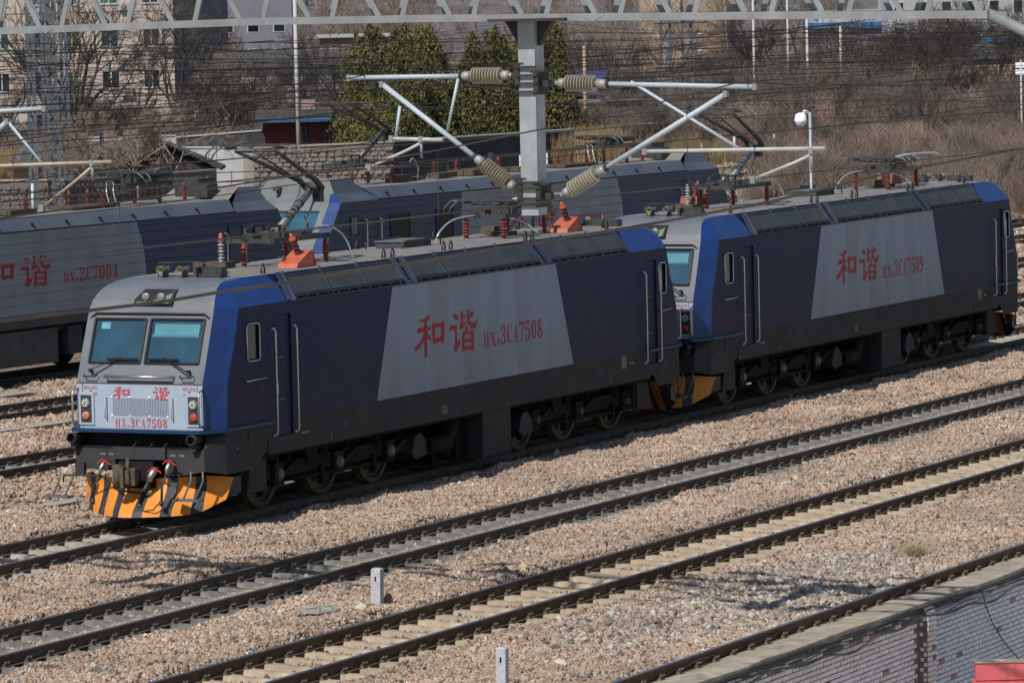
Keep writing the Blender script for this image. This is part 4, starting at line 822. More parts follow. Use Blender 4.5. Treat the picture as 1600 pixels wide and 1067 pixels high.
    def sloped_box(x, y, d):
        b = MB(); P = [(x-.5*d, y, zr), (x-.46*d, y, zr+.08), (x+.02*d, y, zr+.29), (x+.14*d, y, zr+.29), (x+.24*d, y, zr)]
        b.prism([(px, y-.24, pz) for px, _, pz in P], (0, .4, 0)); o = b.build('roof_housing', M[boxm], R_)
        b = MB(); [b.lathe((x+(.12+.08*k/6)*d, y-.245, zr+.25-.22*k/6), (x+.12*d, y-.27, zr+.25-.22*k/6), [(0, .014), (.012, .012), (.02, 0)], 6) for k in range(7)]; b.build('housing_bolt', M['rust'], o)
        insulator(R_, x-.08*d, y-.05, zr+.22, .34, .07, 'redins', 6, tilt=(-.24*d, .0), capm=boxm, name='tilted_bushing')
    (sloped_box(5.05, -.62, 1), sloped_box(16.6, -.5, 1)) if sd < 0 else (sloped_box(4.75, .72, -1), sloped_box(16.9, .85, -1))
    pantograph(R_, 5.3, 4.70, True); pantograph(R_, 14.7, 4.66, False)
    for x, y in ((13.85, .42), (13.85, -.42), (15.7, -.42), (15.7, .42)): insulator(R_, x, y, zr, .42, .10, 'redins', 5)
    insulator(R_, 14.9, .1, zr, .40, .09, 'paleins', 6)
    b = MB(); b.cbox((14.9, .1, zr+.05), (.4, .4, .1)); b.cbox((15.4, .6, zr+.1), (.5, .3, .16)); b.build('insulator_base', M['rust'], R_)
    b = MB(); b.cbox((11.0, .35, zr+.07), (1.15, .62, .12)); b.cbox((11.0, .35, zr+.14), (1.2, .66, .02), 1); h = b.build('roof_hatch', [M['grille'], M['gymetal']], R_)
    for yy in (-.05, .75): MB().tube([(10.2, yy, zr), (10.2, yy, zr+.13), (10.35, yy, zr+.16), (11.65, yy, zr+.16), (11.8, yy, zr+.13), (11.8, yy, zr)], .016, 5).build('hatch_rail', M['dkmetal'], h)
    ey = MB().tube([(-.05, 0, 0), (-.06, 0, .1), (0, 0, .17), (.06, 0, .1), (.05, 0, 0)], .018, 5).mesh('lifting_eye', M['dkmetal'])
    for x in (3.02, 7.6, 7.95, 10.05, 10.35, 13.6, 13.9, 17.4):
        for sy in (-1.02, 1.02): inst(ey, 'lifting_eye', R_, (x, sy, zr))
    loopcable(R_, [(6.55, -.1, 4.78), (6.8, -.2, 4.86), (7.15, -.35, 4.72), (7.3, -.45, 4.45), (7.33, -.5, zr)])
    loopcable(R_, [(14.2, .1, 4.68), (13.6, .2, 4.68), (13.0, .3, 4.62), (12.55, .35, 4.42), (12.45, .4, zr)]); loopcable(R_, [(14.4, -.2, 4.62), (14.75, -.4, 4.5), (14.95, -.6, 4.3), (15.0, -.62, zr)])
    loopcable(R_, [(16.1, .3, 4.9), (16.3, 0, 4.98), (16.5, -.25, 4.8)]); loopcable(R_, [(14.0, -.55, 4.98), (14.3, -.75, 5.04), (15.6, -.9, 5.03), (15.9, -.95, 4.96)], .03)
    loopcable(R_, [(4.4, .55, 4.85), (4.55, .5, 4.75), (4.75, .4, 4.68)], .01, m='saf')
    b = MB(); b.cbox((19.05-1.3, .9, zr+.15), (.12, .12, .3)); b.cbox((17.6, .2, zr+.06), (.3, .3, .12)); b.tube([(17.9, -.7, zr), (17.9, -.7, zr+.3)], .04, 8); b.build('roof_box', M['dkmetal'], R_)
    return R_
l1 = make_blue_loco('3CA7508')
tag(l1, 'leading dark blue electric locomotive numbered 3CA7508 with orange and black snow plough in the foreground', 'locomotive', 'pair of dark blue locomotives')
l2 = make_blue_loco('3CA7509', 1, 'saf2'); l2.location = (20.75, 0, 0)
tag(l2, 'second dark blue electric locomotive numbered 3CA7509 coupled behind the leading one', 'locomotive', 'pair of dark blue locomotives')
# ================================================================ silver / blue ribbed locomotives behind
def gx(px, py, v=22.4, u0=37.89):
    d = ray(px, py); t = (v-CAM[:2]@GN)/(d[:2]@GN); P = CAM+d*t; return float(P[:2]@GD-u0), float(P[2])
def make_ribbed_loco(num):
    R_ = empty('ribbed_locomotive'); LS = 24.73; mx = lambda x: LS-x
    mats = [M['blue2'], M['silver2'], M['skirt2'], M['blue'], M['nose2'], M['roofs'], M['roof'], M['under'], M['groove']]
    b = MB()
    # near and far sides: rib profile
    prof = [(1.60, 0)]
    z = 1.62
    while z < 3.4: prof += [(z+.02, .0), (z+.20, .0), (z+.22, .010), (z+.23, .010), (z+.25, 0)]; z += .25
    prof += [(3.5, 0), (3.53, -.012), (3.63, -.012)]
    def corner(z): return .60+.70*(z-2.34) if z > 2.34 else .60-.25*(2.34-z)
    def face(z): return .40+.72*(z-2.34) if z > 2.34 else .40-.25*(2.34-z)
    def sl(z): return 16.75+.0+max(0, (3.5-z))*.42-.10*math.sin((z-1.6)*3)    # curved stripe end
    for s in (-1, 1):
        for i in range(len(prof)-1):
            (z0, d0), (z1, d1) = prof[i], prof[i+1]
            if z1 <= z0: continue
            ya, yb = s*(1.5-d0), s*(1.5-d1)
            X0 = [corner(z0), 7.8, sl(z0), mx(corner(z0))]; X1 = [corner(z1), 7.8, sl(z1), mx(corner(z1))]
            for k, mi in ((0, 0), (1, 1), (2, 0)):
                b.add([(X0[k], ya, z0), (X0[k+1], ya, z0), (X1[k+1], yb, z1), (X1[k], yb, z1)], [(0, 1, 2, 3)], 8 if (mi == 1 and d0 > .009 and d1 > .009) else mi)
        y = s*1.5
        b.add([(corner(1.3), y, 1.28), (mx(corner(1.3)), y, 1.28), (mx(corner(1.6)), y, 1.6), (corner(1.6), y, 1.6)], [(0, 1, 2, 3)], 2)
        for X in ((lambda x: x), mx):                                  # cab end: coloured slope, fairing
            b.add([(X(1.5), y, 3.63), (X(3.5), y, 3.63), (X(3.2), s*1.22, 3.86), (X(1.6), s*1.22, 3.86)], [(0, 1, 2, 3)], 5)
            b.add([(X(1.6), s*1.22, 3.86), (X(3.2), s*1.22, 3.86), (X(2.6), s*1.0, 4.24), (X(1.72), s*1.0, 4.24)], [(0, 1, 2, 3)], 5)
        b.add([(3.5, y, 3.63), (mx(3.5), y, 3.63), (mx(3.2), s*1.1, 3.96), (3.2, s*1.1, 3.96)], [(0, 1, 2, 3)], 5)
    for X in ((lambda x: x), mx):
        zs = [1.28, 1.7, 2.34, 2.8, 3.42, 3.63]
        for i in range(5):
            z0, z1 = zs[i], zs[i+1]
            ya = [-1.22, -1.02, 1.02, 1.22]
            for k in range(3):
                if k == 1 and i == 3: continue
                b.add([(X(face(z0)), ya[k], z0), (X(face(z0)), ya[k+1], z0), (X(face(z1)), ya[k+1], z1), (X(face(z1)), ya[k], z1)], [(0, 1, 2, 3)], 4)
            for s in (-1, 1): b.add([(X(face(z0)), s*1.22, z0), (X(corner(z0)), s*1.5, z0), (X(corner(z1)), s*1.5, z1), (X(face(z1)), s*1.22, z1)], [(0, 1, 2, 3)], 3, True)
        b.add([(X(face(3.63)), -1.22, 3.63), (X(face(3.63)), 1.22, 3.63), (X(1.6), 1.1, 3.86), (X(1.6), -1.1, 3.86)], [(0, 1, 2, 3)], 4)
        b.add([(X(1.6), -1.1, 3.86), (X(1.6), 1.1, 3.86), (X(1.72), 1.0, 4.24), (X(1.72), -1.0, 4.24)], [(0, 1, 2, 3)], 4)
        for s in (-1, 1):
            b.add([(X(face(3.63)), s*1.22, 3.63), (X(1.5), s*1.5, 3.63), (X(1.6), s*1.22, 3.86), (X(1.6), s*1.1, 3.86)], [(0, 1, 2, 3)], 3)
            b.add([(X(1.6), s*1.1, 3.86), (X(1.6), s*1.22, 3.86), (X(1.72), s*1.0, 4.24)], [(0, 1, 2)], 4)
        b.add([(X(1.72), -1.0, 4.24), (X(1.72), 1.0, 4.24), (X(2.6), 1.0, 4.24), (X(2.6), -1.0, 4.24)], [(0, 1, 2, 3)], 6)
        b.add([(X(2.6), -1.0, 4.24), (X(2.6), 1.0, 4.24), (X(3.2), 1.1, 3.95), (X(3.2), -1.1, 3.95)], [(0, 1, 2, 3)], 6)
    b.add([(3.2, -1.1, 3.96), (mx(3.2), -1.1, 3.96), (mx(3.2), 1.1, 3.96), (3.2, 1.1, 3.96)], [(0, 1, 2, 3)], 6)
    b.box((.8, -1.4, 1.1), (LS-.8, 1.4, 1.27), 7)
    b.build('body', mats, R_)
    for X in ((lambda x: x), mx):
        b = MB(); b.add([(X(face(2.8)-.01), -1.02, 2.8), (X(face(2.8)-.01), 1.02, 2.8), (X(face(3.42)-.01), 1.02, 3.42), (X(face(3.42)-.01), -1.02, 3.42)], [(0, 1, 2, 3)]); b.build('windscreen', M['glass2'], R_)
        b = MB(); rows = [[(X(face(z)+.09+.03*math.sin(y*9+1.5*abs(y))), y, z-.10*math.cos(y*2.6)*(k/4)) for y in np.linspace(-1.0, 1.0, 26)] for k, z in enumerate(np.linspace(3.4, 2.9, 5))]
        b.grid(rows, 0, True); b.build('windscreen_curtain', M['curtain'], R_)
        b = MB(); b.box((min(X(1.9), X(1.95)), -1.3, 1.6), (max(X(1.9), X(1.95)), 1.3, 3.8)); b.build('cab_wall', M['cabin'], R_)
        b = MB(); b.bar((X(face(2.9)-.05), -.95, 2.82), (X(face(3.3)-.04), -.6, 3.3), .03, .03); b.bar((X(face(2.9)-.05), .95, 2.82), (X(face(3.3)-.04), .6, 3.3), .03, .03); b.build('wiper', M['black'], R_)
        b = MB(); b.cbox((X(.9), 0, .7), (1.0, 1.6, .8)); b.cbox((X(.5), 0, 1.0), (.3, 2.6, .5)); b.tube([(X(-.1), 0, .9), (X(.6), 0, .9)], .12, 8); b.build('coupler', M['under'], R_)
        horn(R_, X(1.35), .55, 3.98, -1 if X(0) == 0 else 1, .3, .07)
    for s in (-1, 1):
        pls = (lambda a, c: (a, -1.503, c)) if s < 0 else (lambda a, c: (LS-a, 1.503, c))
        glyph('he', (10.35, 2.28, 11.6, 3.05), pls, M['red'], 'character', R_); glyph('xie', (11.84, 2.25, 13.1, 3.04), pls, M['red'], 'character', R_)
        number_run(num, 13.6, 15.95, 2.27, .36, pls, M['red'], R_)
        for (a, c, d, e, nm, m) in ((1.96, 2.33, 2.72, 3.22, 'cab_window', 'wing2'), (22.1, 22.5, 2.72, 3.22, 'cab_window', 'wing2'), (4.0, 5.0, 2.0, 3.2, 'side_vent', 'black'), (6.4, 7.3, 2.0, 3.2, 'side_vent', 'black'), (20.9, 21.5, 1.7, 3.3, 'door', 'blue2')):
            b = MB(); b.box((a, min(s*1.46, s*1.51), d), (c, max(s*1.46, s*1.51), e)); w = b.build(nm, M[m], R_)
            b = MB(); y = s*1.512
            for p, q in (((a, y, d), (c, y, d)), ((c, y, d), (c, y, e)), ((c, y, e), (a, y, e)), ((a, y, e), (a, y, d))): b.bar(p, q, .03, .03)
            b.build('frame', M['blue2'] if nm != 'cab_window' else M['skirt'], w)
        for x in (2.7, 3.44, 20.75, 21.6): MB().tube([(x-.05, s*1.5, 3.12), (x, s*1.57, 3.1), (x, s*1.57, 1.7), (x-.05, s*1.5, 1.66)], .02, 6).build('door_handrail', M['gymetal'], R_)
        b = MB(); x = 4.0
        while x < 21:
            b.prism([(x, s*1.33, 3.80), (x+.07, s*1.33, 3.80), (x+.035, s*1.42, 3.68)], (0, s*.05, .03)); x += 1.42
        b.build('slope_drain', M['black'], R_)
        b = MB(); b.bar((3.4, s*1.5, 3.64), (21.3, s*1.5, 3.64), .03, .035); b.build('roof_seam', M['black'], R_)
    ax = [3.9, 6.2, 8.3]; ax2 = [LS-a for a in ax[::-1]]
    wheelset(R_, ax+ax2); bogie(R_, 0, ax); bogie(R_, 0, ax2)
    b = MB(); b.box((10.6, -1.42, .35), (13.4, 1.42, 1.2)); b.build('transformer_tank', M['skirt2'], R_)
    for x in (9.8, 14.1): MB().cbox((x, -1.3, .85), (.6, .3, .7)).build('equipment_box', M['skirt'], R_)
    # roof
    zr = 3.97
    pantograph(R_, 4.7, 4.55, True) if num.endswith('10') else pantograph(R_, 4.7, 4.55, True)
    for x, y in ((3.8, .4), (3.8, -.4), (5.9, .4), (5.9, -.4), (9.6, .5), (10.7, .4), (11.0, -.2), (12.4, 0), (13.6, -.4), (13.2, .5), (16.4, .3), (17.2, .3), (16.9, -.4), (19.4, .4), (19.4, -.4), (21.1, 0)): insulator(R_, x, y, zr, .46, .09, 'redins', 6)
    pantograph(R_, 20.3-1.6+.0, 4.5, False)
    for c, d in (((11.0, 0, zr+.09), (1.5, .9, .16)), ((13.4, -.1, zr+.07), (1.1, .8, .12)), ((8.9, -.2, zr+.09), (1.0, .4, .14)), ((16.6, 0, zr+.05), (2.0, .8, .08)), ((6.4, -.3, zr+.1), (.9, .35, .18)), ((7.6, .2, zr+.04), (1.2, .6, .06)), ((12.2, .3, zr+.15), (.5, .4, .25))): MB().cbox(c, d).build('roof_equipment', M['rust'], R_)
    b = MB(); b.tube([(11.9, .1, zr+.1), (12.2, .1, zr+.55)], .10, 10); b.build('roof_cylinder', M['dkmetal'], R_)
    MB().cbox((22.0, .3, zr+.3), (.7, .8, .45)).build('roof_machinery', M['dkmetal'], R_); MB().cbox((21.6, -.35, zr+.2), (.5, .4, .35)).build('roof_machinery', M['dkmetal'], R_)
    for xa in (17.2, 17.5): loopcable(R_, [(xa, -.4, zr), (xa, -.3, zr+.35), (xa+.15, -.2, zr+.55), (xa+.4, 0, zr+.6)])
    loopcable(R_, [(7.7, -.1, zr), (7.75, -.1, zr+.35), (7.5, -.1, zr+.62), (7.3, -.1, zr+.5)])
    b = MB()
    for y, z in ((.5, .5), (.35, .48), (-.4, .52)): b.tube([(3.8, y, zr+z), (9.6, y, zr+z), (16.4, y, zr+z), (20.5, y, zr+z)], .012, 5)
    b.build('busbar', M['dkmetal'], R_)
    return R_
M['silver2'] = mat('ribbed_silver_paint', (.27, .315, .36), .5, var=.15, scale=1.5, dust=((.21, .20, .18), .5))
M['skirt2'] = mat('grey_underskirt', (.07, .072, .078), .7, var=.2, dust=((.1, .09, .08), .5))
M['nose2'] = mat('greenish_grey_nose', (.15, .165, .165), .55, var=.12, dust=((.22, .21, .18), .5))
M['roofs'] = mat('blue_grey_roof_slope', (.075, .095, .13), .6, var=.15, scale=1.5, dust=((.14, .14, .14), .6))
M['curtain'] = mat('teal_curtain', (.06, .17, .22), .8, var=.35, scale=2.5)
M['wing2'] = mat('grey_green_cab_pane', (.10, .14, .15), .25, var=.2)
r2 = make_ribbed_loco('2C7010'); r2.location = uv(37.89, 22.4); r2.rotation_euler = (0, 0, TH)
tag(r2, 'silver and blue ribbed locomotive with teal curtain in its nose window, behind the post', 'locomotive', 'ribbed silver locomotives on the rear track')
r1 = make_ribbed_loco('2C7004'); r1.location = uv(37.89-24.84, 22.4); r1.rotation_euler = (0, 0, TH)
tag(r1, 'silver and blue ribbed locomotive numbered 2C7004 at the left edge', 'locomotive', 'ribbed silver locomotives on the rear track')
# ================================================================ portal beam with drop posts and brackets
BX = -12.0
pb = empty('catenary_portal', (BX, 0, 0)); tag(pb, 'pale grey lattice beam spanning all tracks along the top with a hanging post', 'catenary portal')
def beam_pt(px, py, X=BX): d = ray(px, py); t = (X-CAM[0])/d[0]; return CAM+d*t
# lower chord camber read along the beam
cy = [beam_pt(px, py) for px, py in ((0, 49), (200, 41.5), (400, 34), (600, 30), (800, 27), (1000, 26), (1200, 24), (1560, 22.5))]
ysz = sorted([(float(p[1]), float(p[2])) for p in cy]); YB = [a for a, _ in ysz]; ZB = [c for _, c in ysz]
slope = (ZB[-1]-ZB[-2])/(YB[-1]-YB[-2])
def bz(y):
    if y > YB[-1]: return ZB[-1]+slope*(y-YB[-1])
    return float(np.interp(y, YB, ZB))
def px_y(px): return float(beam_pt(px, 30)[1])
y0, y1 = px_y(1560), 14.0
WB = .72; HB = .85
for name, dx, dz, w in (('lower_chord', -WB/2, 0, .10), ('lower_chord', WB/2, 0, .10), ('upper_chord', -WB/2, HB, .09), ('upper_chord', WB/2, HB, .09)):
    b = MB(); ys = np.linspace(y0, y1, 14)
    for i in range(13):
        b.bar((dx, ys[i], bz(ys[i])+dz), (dx, ys[i+1], bz(ys[i+1])+dz), .09, w, 0)
    b.build(name, M['galvd'], pb)
def lat(name, dx, off, col):
    y = y0+off
    k = 0
    while y < y1-1.2:
        for s in (0, 1):
            b = MB(); ya, yb = (y, y+.42) if s == 0 else (y+.72, y+.5)
            b.bar((dx, ya, bz(ya)+.04), (dx, yb, bz(yb)+HB-.04), .075, .02, 0, up=(1, 0, 0)); b.build('diagonal', M['galvd'], pb)
        y += 1.09; k += 1
lat('front', -WB/2-.03, .1, 0); lat('rear', WB/2+.03, .55, 0)
b = MB(); y = y0
while y < y1-1: b.bar((-WB/2, y, bz(y)-.02), (WB/2, y+.5, bz(y+.5)-.02), .05, .02); b.bar((WB/2, y+.5, bz(y+.5)-.02), (-WB/2, y+1.05, bz(y+1.05)-.02), .05, .02); y += 1.05
tag(b.build('cross_lacing', M['galvd'], pb), kind='stuff')
for px in (94, 946):
    y = px_y(px); b = MB(); x = -WB/2-.052; z = bz(y)
    b.add([(x, y-.14, z), (x, y, z-.06), (x, y+.14, z), (x, y, z+.06)], [(0, 1, 2, 3)]); b.add([(x+.006, y-.14, z), (x+.006, y, z-.06), (x+.006, y+.14, z), (x+.006, y, z+.06)], [(0, 1, 2, 3)]); b.build('gusset_plate', M['galvd'], pb)
# knee brace at the near leg and the leg itself
yk = px_y(1545); b = MB(); b.tube([(0, yk, bz(yk)), (0, yk-.9, bz(yk)-.42), (0, yk-1.7, bz(yk)-1.2), (0, yk-2.2, bz(yk)-2.4)], .075, 10); b.build('knee_brace', M['galvd'], pb)
b = MB()
for dx in (-.3, .3):
    for dy in (-2.2, -2.8): b.bar((dx, yk+dy, -1.5), (dx, yk+dy, bz(yk)+HB), .09, .09)
for k in range(9):
    z = k*1.05-1
    for dx in (-.3, .3): b.bar((dx, yk-2.2, z), (dx, yk-2.8, z+1.0), .05, .05)
b.build('portal_leg', M['galvd'], pb)
b = MB()
for dx in (-.3, .3):
    for dy in (0, .6): b.bar((dx, y1+dy-.3, -.5), (dx, y1+dy-.3, bz(y1)+HB), .09, .09)
b.build('portal_leg', M['galvd'], pb)
# drop post + cantilevers
def rod_ins(parent, a, e, L_=.76, n=10):
    """porcelain rod between a and towards e; returns end point"""
    a = Vector(a); d = (Vector(e)-a).normalized(); b = MB(); pr = [(.0, .035), (.05, .035), (.05, .06), (.15, .062), (.151, .045)]
    t0 = .16; pit = (L_-.16-.16)/n
    for k in range(n): t = t0+k*pit; pr += [(t, .048), (t+pit*.1, .052)]
    b.lathe(a, e, [(0, .03), (.05, .03), (.05, .062), (.14, .066), (.142, .05)], 12, 1); b.lathe(a, e, [(L_-.13, .05), (L_-.128, .066), (L_-.03, .062), (L_, .04), (L_+.001, 0)], 12, 1); b.lathe(a, e, [(.14, .048), (L_-.13, .048)], 12, 2)
    for k in range(n):
        t = t0+(k+.5)*pit; b.lathe(a+d*(t-pit*.2), e, [(0, .05), (pit*.1, .09), (pit*.2, .115), (pit*.32, .115), (pit*.4, .09), (pit*.42, .05)], 16, 0)
    b.build('rod_insulator', [M['porc'], M['porcap'], M['porcd']], parent); return a+d*L_
def cantilever(root, py_, pz, s, ctop, clow, reg0, reg1, steady0, steady1, brace, mt='alu', mreg='palew'):
    """all points (y,z) in the beam plane"""
    P = lambda yz: Vector((0, yz[0], yz[1]))
    for z in (ctop[0][1], clow[0][1]):
        b = MB(); yy = py_+s*.14; b.cbox((0, yy, z), (.34, .07, .30), 0); b.cbox((0, yy+s*.07, z), (.1, .12, .1), 0); b.bar((-.18, py_-.16, z+.11), (-.18, py_+.16, z+.11), .02, .03); b.bar((-.18, py_-.16, z-.11), (-.18, py_+.16, z-.11), .02, .03); b.cbox((0, yy+s*.02, z+.16), (.3, .22, .02), 0)
        b.build('clamp_bracket', M['brk'], root)
    a = P(ctop[0]); e = P(ctop[1]); q = rod_ins(root, a, e); b = MB(); b.tube([q-(e-a).normalized()*.1, q+(e-a).normalized()*.04], .045, 8, 1); b.tube([q, e], .033, 10); b.build('top_tube', [M[mt], M['brk']], root)
    a = P(clow[0]); e = P(clow[1]); q = rod_ins(root, a, e); b = MB(); b.tube([q-(e-a).normalized()*.1, q+(e-a).normalized()*.04], .05, 8, 1); b.tube([q, e], .036, 10); b.build('bracket_tube', [M[mt], M['brk']], root)
    MB().tube([P(reg0), P(reg1)], .028, 10).build('registration_tube', M[mreg], root)
    for c in brace: MB().tube([P(c[0]), P(c[1])], .022, 8).build('stay_tube', M[mt], root)
    b = MB(); b.tube([P(steady0), P(steady0)+Vector((0, 0, -.26))], .022, 6, 1); P0 = P(steady0)+Vector((0, 0, -.05)); mid = P0.lerp(P(steady1), .28); mid.z -= .0; b.tube([P0, mid+Vector((0, 0, -.01)), P(steady1)], .022, 7, 0); b.cbox(P(steady1), (.08, .08, .1), 1); b.build('steady_arm', [M[mreg], M['galvd']], root)
    b = MB()
    for c in (ctop[1], clow[1], reg0, steady0): b.cbox(P(c), (.075, .06, .085))
    b.build('tube_fitting', M['galvd'], root)
def Q(px, py): p = beam_pt(px, py); return (float(p[1]), float(p[2]))
def droppost(yc, zb, label, mates):
    t = empty('hanging_post', (BX, 0, 0)); tag(t, label, 'hanging post', 'hanging posts under the lattice beam')
    b = MB(); zt = bz(yc)-.05; w = .125
    b.box((-.14, yc-w, zb), (-.125, yc+w, zt)); b.box((.125, yc-w, zb), (.14, yc+w, zt)); b.box((-.125, yc-.009, zb), (.125, yc+.009, zt)); b.box((-.12, yc-w-.001, zb+.0), (.12, yc-w+.012, zt)); b.box((-.12, yc+w-.012, zb), (.12, yc+w+.001, zt)); b.box((-.15, yc-w-.01, zb-.012), (.15, yc+w+.01, zb))
    b.build('post', M['galv'], t)
    b = MB(); b.box((-.5, yc-.75, zt), (.5, yc+.4, zt+.03)); 
    for s in (-1, 1): b.prism([(-.06, yc+s*.14, zt), (-.06, yc+s*.36, zt), (-.06, yc+s*.14, zt-.34)], (.12, 0, 0))
    b.build('mounting_plate', M['brk'], t); return t
t = droppost(-13.81, 6.03, 'pale grey post hanging from the lattice beam with a bracket arm each side', None)
cantilever(t, -13.81, 0, 1, (Q(800, 118), Q(546, 122)), (Q(808, 297), Q(597, 132)), Q(612, 217), Q(692, 219), Q(658, 218), Q(577, 262), ((Q(716, 123), Q(699, 205)), (Q(625, 166), Q(618, 217))))
cantilever(t, -13.81, 0, -1, (Q(868, 130), Q(1180, 136)), (Q(877, 306), Q(1134, 147)), Q(1008, 237), Q(1290, 232), Q(1268, 236), Q(1176, 281), ((Q(986, 128), Q(1156, 233)),), mreg='palew')
dy, dz = 11.0, .0                                                     # twin post farther left, only its near arms reach the frame
ty = -13.81+10.95
t2 = droppost(ty, 6.0, 'hanging post beyond the left edge whose cream tubes reach into the picture', None)
def shift(p): return (p[0]+10.95, p[1]-.35)
cantilever(t2, ty, 0, -1, (shift(Q(868, 130)), Q(70, 170)), (shift(Q(877, 306)), Q(12, 190)), (Q(0, 263)[0]+1.2, Q(0, 263)[1]), Q(175, 253), Q(144, 255), Q(66, 325), (((Q(12, 190)), (Q(65, 255))),), mreg='pale')
# ---------------------------------------------------------------- wires
def wirething(label, pts, droppers=(), r=.009, grp='overhead wires', m='wire'):
    b = MB(); b.tube(pts, r, 4, 0, False); o = b.build('overhead_wire', M[m]); tag(o, label, 'overhead wire', grp); return o
def catenary(y, zc, zm, x0, x1, label, rot=0, v=None, span=45, ph=0, m='wire'):
    t = empty('overhead_wire', (0, 0, 0) if v is None else uv(0, v), rot); tag(t, label, 'overhead wire', 'overhead contact wires')
    yy = y if v is None else 0
    xs = np.arange(x0, x1, 6.0)
    MB().tube([(x, yy, zc) for x in xs], .0095, 4, 0, False).build('contact_wire', M[m], t)
    sg = lambda x: zm-.9+.9*(abs(((x-ph) % span)-span/2)/(span/2))**2
    MB().tube([(x, yy, sg(x)) for x in np.arange(x0, x1, 3)], .0095, 4, 0, False).build('messenger_wire', M[m], t)
    x = x0+4; me = MB()
    while x < x1: me.tube([(x, yy, zc), (x, yy, sg(x))], .005, 3, 0, False); x += 7
    tag(me.build('droppers', M[m], t), kind='stuff')
catenary(-11.26, 6.66, 7.95, -60, 120, 'contact and carrier wires over the track nearest the wall', ph=BX, m='wire2')
catenary(-17.0, 6.49, 7.8, -60, 120, 'contact and carrier wires beside the brick wall', ph=BX, m='wire2')
catenary(-5.9, 6.6, 7.9, -10.9, 150, 'contact and carrier wires over the second track', ph=BX, m='wire2')
for i, (v, zc) in enumerate(((8.9, 6.5), (16.4, 6.45), (22.4, 6.5), (27.3, 6.5), (32.3, 6.45), (37.4, 6.5), (62, 6.6), (66.8, 6.6))):
    catenary(0, zc, zc+1.45, -20, 330, 'contact and carrier wires over yard track number %s from the front' % ['one', 'two', 'three', 'four', 'five', 'six', 'seven', 'eight'][i], rot=TH, v=v, ph=12*i)
# thick lower wire crossing in front of the leading locomotive
yw = -19.6
pts = []
for px, py in ((0, 502), (70, 493), (140, 485), (250, 472), (340, 457), (440, 443), (600, 417), (800, 386), (1040, 346), (1200, 316), (1400, 268), (1600, 232)):
    d = ray(px, py); tt = (yw-CAM[1])/d[1]; pts.append(tuple(CAM+d*tt))
pts = [(pts[0][0]-6, yw, pts[0][2])]+pts
wirething('brown sagging wire crossing in front of the leading locomotive at roof height', pts, r=.016, m='wire2')
rr = random.Random(4)
WL = list((((0, 347), (1600, 148), 13, .012), ((0, 290), (1600, 96), 19.5, .012), ((0, 232), (1600, 60), 24.5, .014), ((0, 205), (1600, 118), 30, .016), ((0, 164), (1600, 92), 41, .018), ((0, 146), (1600, 82), 41.6, .014), ((0, 138), (1600, 60), 45, .018), ((0, 118), (1600, 74), 48, .016), ((0, 100), (1600, 54), 52, .02), ((0, 84), (1600, 40), 54, .02), ((0, 246), (1600, 30), 35, .012), ((0, 182), (1600, 70), 38, .018), ((0, 122), (1600, 46), 47, .012), ((0, 172), (1600, 152), 56, .014), ((0, 190), (1600, 175), 58, .013), ((0, 108), (1600, 90), 60, .018), ((0, 66), (1600, 52), 64, .018), ((0, 92), (1600, 104), 66, .016), ((0, 128), (1600, 128), 67, .014), ((0, 76), (1600, 30), 58, .018)))
ORD = 'highest second third fourth fifth sixth seventh eighth ninth tenth eleventh twelfth thirteenth fourteenth fifteenth sixteenth seventeenth eighteenth nineteenth lowest'.split()
WL.sort(key=lambda w: w[0][1])
for i, (pa, pb_, v, r) in enumerate(WL):
    P = []
    for k in range(17):
        px = -60+k*108; f = k/16; py = pa[1]+(pb_[1]-pa[1])*f+7*math.sin(math.pi*((f*3+i*.37) % 1)); d = ray(px, py); tt = (v-CAM[:2]@GN)/(d[:2]@GN); P.append(tuple(CAM+d*tt))
    wirething('%s of the dark feeder wires where they leave the left edge' % (ORD[i] if i in (0, 19) else ORD[i]+' from the top'), P, r=r*.85, grp='feeder wires over the rear yard')
# ================================================================ wall beside the near rail
WY = -16.36
wl = empty('brick_retaining_wall', (0, WY, 0)); tag(wl, 'whitewashed brick retaining wall with worn concrete coping at the bottom right', 'wall')
b = MB(); n = 120; xs = np.linspace(-30, 60, n); r2_ = random.Random(3)
ed = [WY-.03+r2_.uniform(-.02, .02)-(0 if 0 else 0) for _ in xs]; ed2 = [DR-.05 for _ in xs]
zt = [-.165+r2_.uniform(-.012, .012) for _ in xs]
b.grid([[(x, e2, z) for x, e2, z in zip(xs, ed2, zt)], [(x, (e+e2)/2, z+.01) for x, e, e2, z in zip(xs, ed, ed2, zt)], [(x, e-WY+WY, z) for x, e, z in zip(xs, ed, zt)], [(x, e, z-.07) for x, e, z in zip(xs, ed, zt)], [(x, WY+.05, z-.075) for x, z in zip(xs, zt)]])
b.v = [(x, y-WY, z) for x, y, z in b.v]; b.build('coping', M['coping'], wl)
b = MB(); b.box((-30, .018, -4), (60, .45, -.235)); XP = -4.35; b.box((XP-.17, -.115, -4), (XP+.17, .018, -.235)); b.build('mortar_bed', M['mortar'], wl)
bm_ = {}
for k, mm in (('w', 'brickw'), ('b', 'brickb'), ('r', 'brickr'), ('d', 'brickd')):
    q = MB(); q.box((-.113, 0, -.0315), (.113, .03, .0315)); o_ = q.mesh('brick', M[mm])
    bmx = bmesh.new(); bmx.from_mesh(o_); bmesh.ops.bevel(bmx, geom=bmx.edges[:], offset=.005, segments=1, affect='EDGES'); bmx.to_mesh(o_); bmx.free(); bm_[k] = o_
cnt = 0; over = {k: MB() for k in bm_}
cands = []
